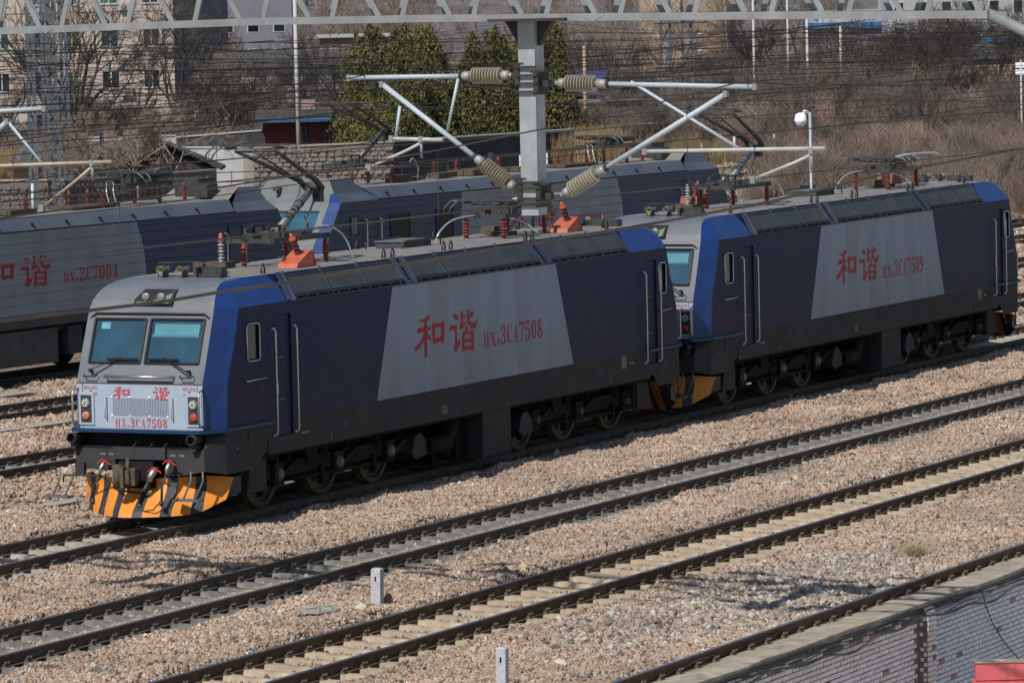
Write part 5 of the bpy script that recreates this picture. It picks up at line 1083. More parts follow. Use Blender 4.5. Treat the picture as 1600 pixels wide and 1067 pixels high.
for row in range(46):
    z = -.315-row*.0755
    x = -16+(.125 if row % 2 else 0)
    while x < 11:
        if abs(x-XP) > .29: cands.append((x, 0, z, 0))
        x += .25
    for c in (-.085, .085) if row % 2 else (0,):
        cands.append((XP+c, -.132, z, 1 if row % 2 else 0))
def seen(c):
    px, py, D = pix([(c[0], WY+c[1], c[2])]); c_ = (-20 < px[0] < 1625 and py[0] < 1085); return c_ or (-20 < px[0] < 1980 and py[0] < 1230)
cands += [(XP-.17, -.055, -.315-row*.0755, 2) for row in range(46)]
cands = [c for c in cands if seen(c)]; print('bricks', len(cands))
inframe = lambda c: (lambda q_: q_[0][0] < 1605 and q_[1][0] < 1072)(pix([(c[0], WY+c[1], c[2])]))
cands.sort(key=lambda c: (not inframe(c), c[0]))
for c in cands:
    # whitewash worn through to red in clusters, bluish shade painted right of the pilaster
    h = math.sin(c[0]*3.1+c[2]*5.3)+math.sin(c[0]*7.7-c[2]*9.1)*.7
    k = 'b' if c[0] > XP+.25 else 'w'
    if h > 1.66 or r2_.random() < .004: k = 'r'
    if c[2] > -.40 and c[0] < XP and r2_.random() < .5: k = 'd' if r2_.random() < .6 else 'r'
    if abs(c[0]-XP) < .3 and r2_.random() < .10: k = 'd' if r2_.random() < .6 else 'r'
    sc = .68 if c[3] == 1 else (1.32 if abs(c[0]-XP) < .05 and c[1] < -.05 else 1)
    if cnt < 300: inst(bm_[k], 'brick', wl, (c[0], c[1]+r2_.uniform(-.006, .006), c[2]), (0, 0, r2_.uniform(-.01, .01)-(1.5708 if c[3] == 2 else 0)), ((.5 if c[3] == 2 else sc)*r2_.uniform(.96, 1.01), 1, r2_.uniform(.93, 1.03)))
    else:
        m = bm_[k]; over[k].add([(v.co.x*sc*.98+c[0], v.co.y+c[1], v.co.z+c[2]) for v in m.vertices], [tuple(p.vertices) for p in m.polygons])
    cnt += 1
for k, o in over.items():
    if o.v: tag(o.build('more_bricks', M[{'w': 'brickw', 'b': 'brickb', 'r': 'brickr', 'd': 'brickd'}[k]], wl), kind='stuff')
q = MB(); q.box((-.055, 0, -.035), (.055, .1, .0)); hb = q.mesh('brick', M['brickd']); x = -15.5
hdr = MB()
while x < 7: 
    hdr.cbox((x, -.015+r2_.uniform(-.01, .006), -.262), (.108, .06, .045)); x += .118
tag(hdr.build('header_course', M['brickd'], wl), kind='stuff')
# cables clipped along the wall
for k, (dz, r, mm, amp) in enumerate(((-.235, .013, 'cable', .02), (-.26, .016, 'cable', .03), (-.285, .011, 'cable', .04), (-.30, .010, 'cable', .03), (-.40, .020, 'cableg', .09), (-.32, .009, 'cable', .07))):
    P = [(x, WY-.05-.012*k-(.10 if abs(x-XP) < .35 and k > 3 else 0), dz+amp*math.sin(x*1.1+k*1.7)*.6+amp*.4*math.sin(x*3.3+k)) for x in np.arange(-16, 7, .2)]
    o = MB().tube(P, r, 6).build('wall_cable', M[mm]); tag(o, ['thin black cable highest under the coping', 'thick black cable just under the coping', 'third black cable down the wall', 'fourth black cable down the wall', 'thick grey conduit sagging below the black cables', 'thin black cable drooping loosely between the others'][k], 'cable', 'cables along the brick wall')
P = [Vector(beam_pt(0, 0))]*0
def on_wall(px, py, y=WY-.06): d = ray(px, py); t = (y-CAM[1])/d[1]; return tuple(CAM+d*t)
o = MB().tube([on_wall(*p) for p in ((1534, 920), (1540, 945), (1552, 975), (1568, 1002), (1584, 1020), (1596, 1032))], .009, 6).build('wall_cable', M['cable']); tag(o, 'single dark cable hanging down the bluish part of the wall', 'cable', 'cables along the brick wall')
# red painted block in front of the wall
a = on_wall(1523, 1034, -17.3); rb = empty('red_painted_block', (a[0], -17.3, a[2]), YAW-math.pi/2); tag(rb, 'bright red painted stepped block with grey top in the bottom right corner', 'masonry block')
MB().box((0, -.1, -.26), (1.6, .12, 0)).build('upper_course', M['pink'], rb); MB().box((-.04, -.14, -.9), (1.64, .14, -.275)).build('lower_course', M['pink'], rb); MB().box((-.01, -.12, 0), (1.62, .13, .02)).build('grey_cap', M['coping'], rb)
# marker posts, lid, weed, stones
def marker(x, y, h, label, s=.15):
    t = empty('marker_post', (x, y, -.14)); tag(t, label, 'marker post')
    b = MB(); w = s/2; c = .015
    b.grid([[(-w, -w, -.3), (w, -w, -.3), (w, w, -.3), (-w, w, -.3)], [(-w, -w, h-c), (w, -w, h-c), (w, w, h-c), (-w, w, h-c)], [(-w+c, -w+c, h), (w-c, -w+c, h), (w-c, w-c, h), (-w+c, w-c, h)]], 0, False, True); b.add([(-w+c, -w+c, h), (w-c, -w+c, h), (w-c, w-c, h), (-w+c, w-c, h)], [(0, 1, 2, 3)])
    b.build('post', M['post'], t); b = MB(); b.box((-w-.003, -.012, h-.19), (-w-.001, .014, h-.12)); b.build('painted_mark', M['under'], t); t.rotation_euler = (0.02, 0, .12)
marker(-7.2, -8.65, .58, 'grey weathered marker post standing in ballast between two tracks')
marker(-15.6, -14.95, .80, 'white marker post cut by the bottom edge of the picture', .13)
t = empty('concrete_lid', (-8.4, -8.3, -.06), .5); tag(t, 'flat pale concrete lid lying half buried in ballast left of the grey marker post', 'lid')
b = MB(); P = [(.42*math.cos(a*math.pi/4), .34*math.sin(a*math.pi/4), 0) for a in range(8)]; b.prism(P, (0, 0, .03)); b.build('lid', M['slab'], t)
b = MB()
for a in (0, 1.05, 2.1): b.bar((-.3*math.cos(a), -.24*math.sin(a), .04), (.3*math.cos(a), .24*math.sin(a), .04), .03, .03)
b.build('lid_rib', M['slab'], t)
bmx = bmesh.new(); bmesh.ops.create_icosphere(bmx, subdivisions=2, radius=.09)
for v in bmx.verts: v.co = Vector((v.co.x*(1+.3*math.sin(v.co.y*40)), v.co.y*.7, v.co.z*1.25))
me = bpy.data.meshes.new('rock'); bmx.to_mesh(me); bmx.free(); me.materials.append(M['brickr']); o = inst(me, 'rock', None, tuple(at_z(607, 937, -.08))); tag(o, 'reddish lump of rock beside the grey marker post', 'rock')
# dry weed tuft
p = at_z(1430, 872, -.12); t = empty('dry_weed', tuple(p)); tag(t, 'small dry yellow weed tuft growing in the ballast near the wall', 'weed')
b = MB(); q = random.Random(9)
for i in range(420):
    a = q.uniform(0, 6.28); l = q.uniform(.12, .4); r = q.uniform(0, .2); x0_, y0_ = r*math.cos(a), r*math.sin(a); dx, dy_ = q.gauss(0, .13)+.3*math.cos(a)*l, q.gauss(0, .1)+.3*math.sin(a)*l
    b.tube([(x0_, y0_, 0), (x0_+dx*.5, y0_+dy_*.5, l*.6), (x0_+dx*1.2, y0_+dy_*1.2, l*.85)], [.004, .003, .002], 3, 0, False)
b.build('stems', M['weed'], t); t.scale = (.8, .8, .7)
# ================================================================ background
FW = Vector((math.cos(YAW), math.sin(YAW), 0)); RT = Vector((math.sin(YAW), -math.cos(YAW), 0)); CAMZ = float(CAM[2])
def gp(px, D, z=-.5): p = deep(px, 533, D); return Vector((p.x, p.y, z))
def zat(px, py, D): return float(deep(px, py, D).z)
FACE = YAW-math.pi/2                                                   # rotation whose local +x runs to the right of the picture, +y away
def scene_at(px, py, D): p = deep(px, py, D); return p
# hillside
b = MB(); rows = []
for D, z in ((430, -.6), (520, 2), (640, 9), (800, 22), (1050, 44), (1500, 70), (2200, 90)):
    rows.append([tuple(Vector((CAM[0], CAM[1], 0))+FW*D+RT*(l*(D/600))+Vector((0, 0, z+2.5*math.sin(l*.02+D*.01)))) for l in np.linspace(-420, 420, 40)])
b.grid(rows, 0, True); tag(b.build('hill', M['hill']), kind='structure')
# ---------------------------------------------------------------- trees
def bare(seed, H=9, tr=.16, spread=.5, levels=5, up=.25, kids=3):
    q = random.Random(seed); T = MB(); B = MB()
    def go(p, d, L_, r, lev):
        r = max(r, .0125); pts = [p]; n = 3 if lev < 3 else 2; dd = d
        for i in range(n):
            dd = (dd+Vector((q.gauss(0, .12), q.gauss(0, .12), q.gauss(0, .06)+up*.12))).normalized(); pts.append(pts[-1]+dd*L_/n)
        r1 = r*.62; rs = [r+(r1-r)*i/n for i in range(n+1)]
        (T if lev == 0 else B).tube(pts, rs, 7 if lev == 0 else 4 if lev < 3 else 3, 0, False)
        if lev >= levels: return
        k = kids+(1 if lev < 2 else 0)+(2 if lev == levels-1 else 0)
        for i in range(k):
            t = q.uniform(.45, 1) if i else 1.0
            j = min(n-1, int(t*n)); a = pts[j].lerp(pts[j+1], t*n-j) if t < 1 else pts[-1]
            az = q.uniform(0, 6.28); s = q.uniform(.5, 1.1)*spread*(1.15 if i else .5)
            e1 = dd.orthogonal().normalized(); e2 = dd.cross(e1); nd = (dd+(e1*math.cos(az)+e2*math.sin(az))*s*1.3).normalized()
            go(a, nd, L_*q.uniform(.58, .8), r1*q.uniform(.6, .85), lev+1)
    go(Vector((0, 0, 0)), Vector((q.gauss(0, .05), q.gauss(0, .05), 1)).normalized(), H*.33, tr, 0)
    return T.mesh('trunk', M['bark']), B.mesh('branches', M['twig'])
TREES = [bare(1, 9, .20, .55), bare(2, 8, .17, .7), bare(3, 10, .16, .4), bare(4, 7, .12, .9, 5, .4, 3), bare(5, 6, .10, .5, 5, .5, 4)]
TREEM = {}
def tree(i, px, py_base, D, H, label, dark=False, lean=0, rz=0, group='bare trees behind the yard'):
    p = scene_at(px, py_base, D); p.z, H = -.5, H+p.z+.5
    t = empty('bare_tree', tuple(p), rz); tag(t, label, 'tree', group)
    T, B = TREES[i]; h0 = max(v.co.z for v in B.vertices); s = H/h0
    if dark:
        if i not in TREEM:
            a = T.copy(); a.materials.clear(); a.materials.append(M['barkd']); c = B.copy(); c.materials.clear(); c.materials.append(M['barkd']); TREEM[i] = (a, c)
        T, B = TREEM[i]
    inst(T, 'trunk', t, (0, 0, 0), (0, lean, 0), (s*1.5, s*1.5, s)); inst(B, 'branches', t, (0, 0, 0), (0, lean, 0), (s, s, s)); return t
def H_of(py0, py1, D): return (py0-py1)*D/FOC
tr_specs = [
 (0, 112, 220, 262, H_of(220, -30, 262), 'large dark double bare tree right of the left lattice tower', True, 0),
 (2, 95, 218, 268, H_of(218, -40, 268), 'tall dark bare tree directly behind the left lattice tower', True, -.05),
 (1, 150, 170, 300, H_of(190, 20, 300), 'slender bare tree in front of the cream building', True, .1),
 (2, 205, 150, 305, H_of(170, 10, 305), 'grey brown bare tree before the middle of the cream building', False, 0),
 (0, 274, 215, 290, H_of(215, -25, 290), 'thick dark bare tree at the right corner of the cream building', True, .02),
 (3, 282, 268, 225, H_of(268, 140, 225), 'small pruned bare tree standing by the dark gable shed', False, 0),
 (4, 197, 272, 222, H_of(272, 170, 222), 'thin sapling in front of the tiled shed roof', False, 0),
 (4, 140, 262, 226, H_of(262, 165, 226), 'thin sapling left of the chimney pipe on the tiled shed', False, .1),
 (1, 545, 150, 300, H_of(160, 25, 300), 'dark leaning bare tree between white pole and cypresses', True, -.25),
 (1, 510, 160, 296, H_of(160, 70, 296), 'dark low bare tree leaning left behind the maroon building', True, -.7),
 (3, 370, 200, 285, H_of(200, 70, 285), 'pale twiggy bare tree left of the white pole', False, 0),
 (3, 430, 160, 310, H_of(175, 40, 310), 'grey twiggy bare tree before the grey gable wall', False, .2),
 (3, 1325, 150, 265, H_of(150, 35, 265), 'reddish brown bare tree with fanned branches right of centre', False, 0),
 (0, 1490, 115, 300, H_of(125, 10, 300), 'wide dark bare tree before the white buildings at top right', True, .1),
 (3, 1455, 110, 305, H_of(120, 15, 305), 'spreading bare tree left of the wide dark tree at top right', True, -.2),
 (2, 1560, 90, 310, H_of(110, 0, 310), 'dark bare tree at the far top right corner', True, 0),
 (2, 1180, 130, 330, H_of(150, 10, 330), 'dark bare tree against the right edge of the tan silo', True, 0),
 (1, 640, 60, 380, H_of(100, -10, 380), 'pale bare tree seen over the cypresses', False, 0),
 (2, 960, 130, 350, H_of(150, 0, 350), 'grey bare tree between the cypresses and the tan silo', False, 0),
 (1, 1240, 110, 340, H_of(140, 0, 340), 'brown bare tree beside the pale pole at upper right', False, .1),
 (2, 350, 130, 360, H_of(160, -20, 360), 'tall thin bare tree before the grey wall of the cream building', False, 0)]
for k, s in enumerate(tr_specs): tree(s[0], s[1], s[2], s[3], s[4], s[5], s[6], s[7], rz=k*1.3)
# cypresses
def cypress(seed, Hh, Wd, n=22000):
    q = np.random.default_rng(seed); b = MB(); V = []; F = []
    col = [(0, 0, .97, .17)]+[(.34*math.cos(a)*q.uniform(.6, 1.05), .34*math.sin(a)*q.uniform(.6, 1.05), q.uniform(.62, 1.0), q.uniform(.12, .19)) for a in np.linspace(0, 6.28, 11)]+[(.2*math.cos(a), .2*math.sin(a), q.uniform(.8, 1.02), .14) for a in (1, 3, 5)]
    bump = q.uniform(0, 6.28, (len(col), 3))
    for i in range(n):
        ci = q.integers(len(col)); cx, cy_, ch, cr = col[ci]; t = q.uniform(0, 1)**.85; th = q.uniform(0, 6.28)
        rr_ = cr*(1-t**3.2)**.6*(1+.28*math.sin(t*17+bump[ci, 0]+2*th)+.2*math.sin(t*31+bump[ci, 1]+3*th))*q.uniform(.55, 1.08)
        lean = 1-.35*t; x, y, z = (cx*lean+rr_*math.cos(th))*Wd, (cy_*lean+rr_*math.sin(th))*Wd, t*ch*Hh+q.uniform(-.05, .05)
        z = max(z, .03); s = q.uniform(.05, .11); a = Vector(q.normal(0, 1, 3)).normalized(); c = Vector((q.normal(0, .45), q.normal(0, .45), 1)).normalized(); e = a.cross(c).normalized()
        p = Vector((x, y, z)); k = len(V); V += [p-e*s*.5, p+c*s*1.5, p+e*s*.5, p-c*s*.4]; F.append((k, k+1, k+2, k+3))
    b.add(V, F); t = MB().tube([(0, 0, 0), (0, 0, Hh*.9)], [.14, .03], 7)
    return b.mesh('foliage', M['cyp']), t.mesh('trunk', M['bark'])
CY = [cypress(11, 7.0, 4.2), cypress(12, 7.0, 3.6), cypress(13, 7.0, 4.8)]
for k, (px, py0, py1, D, ww, lab) in enumerate(((602, 225, 38, 250, 1.0, 'dark green cypress leftmost beside the maroon building'), (664, 222, 34, 255, .95, 'tall dark green cypress second from the left'), (628, 222, 110, 246, 1.0, 'lower bushy cypress in front of the two leftmost cypresses'), (772, 218, 42, 255, .95, 'broad olive green cypress left of the hanging post'), (858, 212, 36, 258, 1.05, 'broad olive green cypress right of the hanging post'), (815, 214, 60, 265, .9, 'dark green cypress directly behind the hanging post'), (712, 222, 130, 262, .45, 'narrow low cypress filling the gap left of the olive ones'))):
    p = gp(px, D, -.3); t = empty('cypress_tree', tuple(p), k*1.1); tag(t, lab, 'tree', 'cypresses behind the dark yard wall')
    Hh = zat(px, py1, D)+.3; s = Hh/7.0; m = CY[k % 3]; inst(m[0], 'foliage', t, (0, 0, 0), (0, 0, 0), (s*ww*1.32, s*ww*1.32, s)); inst(m[1], 'trunk', t, (0, 0, 0), (0, 0, 0), (s, s, s))
# thickets (stuff)
def shrub(seed, m, n=46, H=1.0, sp=.45, fork=5):
    q = random.Random(seed); b = MB()
    for i in range(n):
        a = q.uniform(0, 6.28); r = q.uniform(0, .35)*sp*2; p = Vector((r*math.cos(a), r*math.sin(a), 0)); d = Vector((math.cos(a)*sp*q.uniform(0, .9), math.sin(a)*sp*q.uniform(0, .9), 1)); L_ = H*q.uniform(.55, 1)
        m1 = p+d*L_*.5+Vector((q.gauss(0, .04), q.gauss(0, .04), 0)); e = p+d*L_+Vector((q.gauss(0, .06), q.gauss(0, .06), 0)); b.tube([p, m1, e], [.009, .006, .003], 3, 0, False)
        for j in range(fork):
            t = q.uniform(.3, .95); c = p.lerp(e, t); f = c+Vector((q.gauss(0, .14), q.gauss(0, .14), q.uniform(.08, .28)))*H; b.tube([c, f], [.004, .002], 3, 0, False)
    me = b.mesh('shrub', m); return bpy.data.objects.new('shrub', me)
SH = {k: [shrub(20+i, M[m], *a) for i in range(4)] for k, m, a in (('brown', 'twig', (46, 1.0, .45, 5)), ('red', 'twigr', (50, 1.0, .35, 5)), ('straw', 'straw', (60, 1.0, .3, 1)))}
def thicket(name, regions, kind, label, cat='thicket'):
    P = []; Sc = []
    for (x0, x1, D0, D1, n, h0, h1, z0) in regions:
        for _ in range(n):
            px = rng.uniform(x0, x1); D = rng.uniform(D0, D1); p = gp(px, D, z0); P.append(tuple(p)); h = rng.uniform(h0, h1); w = h*rng.uniform(.7, 1.1); Sc.append((w, w, h))
    Rt = np.stack([np.zeros(len(P)), np.zeros(len(P)), rng.uniform(0, 6.28, len(P))], 1)
    o = make_pts(name, P, Sc, Rt, [s.copy() for s in SH[kind]]); return tag(o, label, cat, kind='stuff')
thicket('bare_thicket', [(1150, 1680, 258, 320, 520, 2.0, 3.8, -.5), (1240, 1680, 210, 258, 300, 1.0, 2.6, -.5), (1330, 1680, 178, 212, 120, .6, 1.8, -.5)], 'red', 'dense reddish brown bare thicket filling the right background')
thicket('bare_thicket', [(1180, 1680, 185, 330, 420, .9, 2.9, -.5), (880, 1260, 262, 330, 520, 1.5, 3.6, -.5), (1140, 1400, 330, 380, 220, 2.5, 5, -.5), (1200, 1460, 288, 335, 170, 3.0, 5.5, -.5), (1400, 1680, 325, 343, 150, 3.5, 7.0, -.5), (0, 560, 262, 300, 330, 1.0, 2.6, -.5), (300, 600, 300, 400, 160, 2, 5, -.5)], 'brown', 'grey brown bare undergrowth behind the yard walls')
thicket('dry_grass', [(-40, 75, 236, 262, 170, .9, 2.2, -.5), (875, 975, 243, 256, 190, 1.0, 2.8, -.5), (1080, 1500, 205, 262, 420, .3, .9, -.5), (1180, 1680, 150, 210, 420, .25, .7, -.5), (130, 420, 256, 272, 150, .6, 1.6, -.4), (980, 1180, 250, 275, 160, .6, 2.0, -.5), (1180, 1680, 190, 320, 260, .6, 2.0, -.5)], 'straw', 'dry straw coloured grass and creeper behind the yard', 'grass')
def tree_src(ids, m):
    out = []
    for i in ids:
        T, B = TREES[i]; b = MB()
        for q_ in (T, B): b.add([tuple(v.co) for v in q_.vertices], [tuple(p.vertices) for p in q_.polygons])
        out.append(bpy.data.objects.new('sapling', b.mesh('sapling', m)))
    return out
for nm, regs, m, lab in (('sapling_thicket', ((1150, 1680, 250, 330, 200, .34, .62), (1230, 1680, 190, 250, 60, .22, .38), (880, 1200, 262, 330, 60, .35, .6)), M['bark'], 'slender bare saplings growing through the right hand thicket'), ('sapling_thicket', ((1120, 1680, 300, 380, 60, .55, .85), (1340, 1680, 288, 342, 95, .6, 1.0), (860, 1180, 300, 400, 40, .5, .9), (300, 560, 300, 380, 30, .4, .8), (-40, 560, 268, 312, 60, .3, .75)), M['barkd'], 'dark bare saplings before the far white buildings')):
    P = []; Sc = []
    for (x0, x1, D0, D1, n, h0, h1) in regs:
        for _ in range(n): P.append(tuple(gp(rng.uniform(x0, x1), rng.uniform(D0, D1), -.5))); q_ = rng.uniform(h0, h1); Sc.append((q_, q_, q_))
    o = make_pts(nm, P, Sc, np.stack([np.zeros(len(P)), np.zeros(len(P)), rng.uniform(0, 6.28, len(P))], 1), tree_src((0, 1, 2, 4), m)); tag(o, lab, 'thicket', kind='stuff')
# far woodland
src = []
for i in (0, 2, 1):
    T, B = TREES[i]; b = MB()
    for m in (T, B): b.add([tuple(v.co) for v in m.vertices], [tuple(p.vertices) for p in m.polygons])
    src.append(bpy.data.objects.new('far_tree', b.mesh('far_tree', M['twig'])))
P = []; Sc = []
for _ in range(420):
    D = rng.uniform(390, 900); px = rng.uniform(-80, 1700); z = float(np.interp(D, (430, 520, 640, 800, 1050), (-.6, 2, 9, 22, 44)))-.6
    P.append(tuple(gp(px, D, z))); s = rng.uniform(.7, 1.25); Sc.append((s, s, s))
o = make_pts('far_woodland', P, Sc, np.stack([np.zeros(len(P)), np.zeros(len(P)), rng.uniform(0, 6.28, len(P))], 1), src); tag(o, 'far leafless woodland on the rising ground along the top', 'woodland', kind='stuff')
# ---------------------------------------------------------------- buildings: local frame x right, y away
def building(name, px0, px1, py_top, D, label, rz=0, z0=-.5, depth=8, cat='building', group=None):
    a = gp(px0, D, z0); w = (px1-px0)*D/FOC; t = empty(name, tuple(a), FACE+rz); tag(t, label, cat, group); h = zat((px0+px1)/2, py_top, D)-z0
    return t, w, h
def wbox(t, nm, m, a, c): return MB().box(a, c).build(nm, M[m], t)
t, w, h = building('apartment_building', -90, 285, -35, 320, 'cream apartment block with rows of green and grey windows at top left', depth=14)
b = MB(); u = 320/FOC; X = lambda px: (px+90)*u; Z = lambda py: zat(100, py, 320)+.5
cols = [(-60, -38), (4, 28), (55, 78), (116, 136), (173, 199), (238, 262)]; rws = [(-16, 8), (49, 75), (113, 140), (178, 204)]
xs = [0]+[X(c) for cc in cols for c in cc]+[w]; zs = [0]+sorted([Z(r) for rr_ in rws for r in rr_])+[h]
for i in range(len(xs)-1):
    for k in range(len(zs)-1):
        if i % 2 == 1 and k % 2 == 1: continue
        b.add([(xs[i], 0, zs[k]), (xs[i+1], 0, zs[k]), (xs[i+1], 0, zs[k+1]), (xs[i], 0, zs[k+1])], [(0, 1, 2, 3)])
b.build('facade', M['plaster'], t)
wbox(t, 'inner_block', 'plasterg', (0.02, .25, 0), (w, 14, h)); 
MB().add([(w+.003, 0, 0), (w+3.0, 14, 0), (w+3.0, 14, h), (w+.003, 0, h)], [(0, 1, 2, 3)]).build('gable_wall', M['plasterg'], t)  # shaded side of the cream block, shade put into the grey colour
for i, (c0, c1) in enumerate(cols):
    for k, (r0, r1) in enumerate(rws):
        x0, x1, z1, z0 = X(c0), X(c1), Z(r0), Z(r1); f = MB()
        for p, q in (((x0, .1, z0), (x1, .1, z0)), ((x1, .1, z0), (x1, .1, z1)), ((x1, .1, z1), (x0, .1, z1)), ((x0, .1, z1), (x0, .1, z0)), (((x0+x1)/2, .1, z0), ((x0+x1)/2, .1, z1))): f.bar(p, q, .08, .08)
        f.box((x0-.06, -.08, z0-.08), (x1+.06, .05, z0)); wf = f.build('window', M['winf'], t)
        MB().box((x0, .14, z0), (x1, .17, z1)).build('pane', M['wing' if (k < 2 and i != 5) or i == 3 else 'wind'], wf)
        if (i+k) % 2 == 0: 
            cbx = MB(); cbx.box((x1+.15, -.35, z0-.5), (x1+.95, -.02, z0+.05)); cbx.lathe((x1+.5, -.36, z0-.23), (x1+.5, -.4, z0-.23), [(0, .22), (.02, .2), (.03, 0)], 10, 1); cbx.build('air_conditioner', [M['wht'], M['plasterg']], t)
for k in range(4): wbox(t, 'floor_band', 'plaster', (-.02, -.05, Z(rws[k][1])-.55), (w, -.003, Z(rws[k][1])-.42))
# tall white/grey blocks behind
t, w, h = building('grey_house', 300, 470, -30, 370, 'shaded grey violet house wall behind the bare trees at upper left'); wbox(t, 'wall', 'plasterg', (0, 0, 0), (w, 10, h))  # side wall in shade, the grey violet colour carries that shade
for i in range(4):
    for k in range(2): 
        f = wbox(t, 'window', 'winf', (1.0+i*2.1, -.04, 5.2+k*2.4), (2.0+i*2.1, .04, 6.3+k*2.4)); MB().box((1.08+i*2.1, -.07, 5.28+k*2.4), (1.92+i*2.1, -.045, 6.22+k*2.4)).build('pane', M['wind'], f)
t, w, h = building('brick_house', 512, 640, 58, 335, 'pinkish brick house with pale eaves left of the cypresses'); wbox(t, 'wall', 'pinkb' if 'pinkb' in M else 'plaster2', (0, 0, 0), (w, 7, h)) if False else wbox(t, 'wall', 'brickp', (0, 0, 0), (w, 7, h)); wbox(t, 'roof', 'wht', (-.3, -.4, h), (w+.3, 7, h+.22))
t, w, h = building('long_white_shed', 350, 560, 104, 318, 'long low white shed with grey roof behind the white pole'); wbox(t, 'wall', 'wht', (0, 0, 0), (w, 5, h)); MB().prism([(-.3, -.5, h), (w+.3, -.5, h), (w+.3, 3, h+1.0), (-.3, 3, h+1.0)], (0, 0, .12)).build('roof', M['tile'], t)
for i in range(5): wbox(t, 'window', 'wind', (.8+i*1.8, -.03, h-1.3), (1.7+i*1.8, .02, h-.5))
# maroon building
t, w, h = building('maroon_building', 420, 560, 186, 262, 'maroon building with flat grey roof and blue awning edge'); wbox(t, 'wall', 'maroon', (0, 0, 0), (w, 5, h)); wbox(t, 'roof', 'tile', (-.4, -.9, h+.02), (w+.3, 5.2, h+.55)); 
b = MB(); x = -.45
while x < w+.3: b.box((x, -1.0, h-.12), (x+.12, -.86, h+.02)); x += .16
b.box((-.45, -.98, h+.0), (w+.3, -.9, h+.1)); b.build('awning_edge', M['bluesheet'], t)
for (a, c) in ((1.8, 2.7), (3.3, 4.3)): 
    f = wbox(t, 'window', 'skirt', (a, -.03, h-1.35), (c, .02, h-.35)); [MB().bar((a+(c-a)*q/4, -.05, h-1.33), (a+(c-a)*q/4, -.05, h-.37), .03, .03).build('bar', M['plasterg'], f) for q in (1, 2, 3)]
wbox(t, 'chimney', 'brickp', (2.2, 1, h+.5), (3.0, 1.6, h+1.1))
# purple roof structures & small sheds
t, w, h = building('violet_roofed_shed', 858, 962, 150, 285, 'violet blue sloping sheet roof shed right of the hanging post'); wbox(t, 'wall', 'plasterg', (0, 1, 0), (w, 4, h)); MB().prism([(0, -.2, h), (w*.8, -.2, h), (w, 3.4, h+1.4), (w*.35, 3.4, h+1.4)], (0, 0, .1)).build('roof', M['purple'], t); wbox(t, 'parapet', 'wht', (.2, -.4, h-.45), (w*1.3, -.25, h-.2)); wbox(t, 'awning', 'bluesheet', (-.5, -.8, h-1.0), (w, -.5, h-.8))
t, w, h = building('dark_shed', 957, 1012, 158, 275, 'dark brick shed left of the right lattice tower'); wbox(t, 'wall', 'dkwall', (0, 0, 0), (w, 4, h)); wbox(t, 'roof', 'tile', (-.2, -.3, h), (w+.2, 4, h+.12))
# silo
c = gp(1085, 430, -.5); t = empty('silo', tuple(c)); tag(t, 'round tan rendered silo at upper centre right', 'silo'); r = 75*430/FOC; hh = zat(1085, -30, 430)
b = MB(); b.lathe((0, 0, 0), (0, 0, 20), [(0, r), (hh, r), (hh+.4, r*.97), (hh+1.2, r*.5), (hh+1.5, .01)], 40); b.build('shell', M['silo'], t)
b = MB(); b.tube([(-r*1.0*math.sin(YAW)*.5, -r-.2, 0), (-r*.5, -r-.2, hh)], .1, 6); b.build('pipe', M['plasterg'], t)
# top right buildings
t, w, h = building('white_block', 1395, 1660, -10, 345, 'white building with dark windows at the top right corner'); wbox(t, 'wall', 'wht', (0, 0, 0), (w, 8, h))
for i in range(7):
    for k in range(3):
        z0 = h-1.6-k*1.9; f = wbox(t, 'window', 'winf', (.5+i*1.8, -.04, z0), (1.3+i*1.8, .04, z0+1.1)); MB().box((.58+i*1.8, -.07, z0+.08), (1.22+i*1.8, -.045, z0+1.02)).build('pane', M['wind'], f)
t, w, h = building('blue_trimmed_shed', 1275, 1410, 44, 350, 'long shed with blue roof edge left of the white block at top right'); wbox(t, 'wall', 'plasterg', (0, 0, 0), (w, 5, h)); wbox(t, 'roof_edge', 'bluesheet', (-.3, -.4, h), (w+.2, 5, h+.45)); wbox(t, 'upper_wall', 'wht', (0, 1, h+.46), (w, 5, h+1.4))
t, w, h = building('blue_trimmed_shed', 1540, 1640, 64, 325, 'short shed with blue roof edge at the right border'); wbox(t, 'wall', 'silo', (0, 0, 0), (w, 5, h)); wbox(t, 'roof_edge', 'bluesheet', (-.3, -.4, h), (w+.2, 5, h+.35))
t, w, h = building('gabled_hut', 1500, 1592, 92, 300, 'small cream hut with dark gabled tile roof at upper right'); wbox(t, 'wall', 'silo', (0, 0, 0), (w, 4, h)); MB().prism([(-.5, -.3, h), (w+.4, -.3, h), (w*.55, -.3, h+1.1)], (0, 4.6, 0)).build('roof', M['tile'], t)
for py in (102, 113):
    p = scene_at(1594, py, 240); t = empty('number_sign', tuple(p), FACE); tag(t, 'small white sign with blue characters at the right border, %s one' % ('upper' if py == 102 else 'lower'), 'sign'); MB().box((-.25, 0, -.14), (.4, .02, .14)).build('plate', M['paper'], t)
p = scene_at(1594, 118, 240); t = empty('sign_pole', (p.x, p.y, -.5), FACE); tag(t, 'pole carrying the two small white signs at the right border', 'pole'); MB().tube([(0.05, .06, 0), (0.05, .06, p.z+1.3)], .05, 6).build('shaft', M['pole'], t)
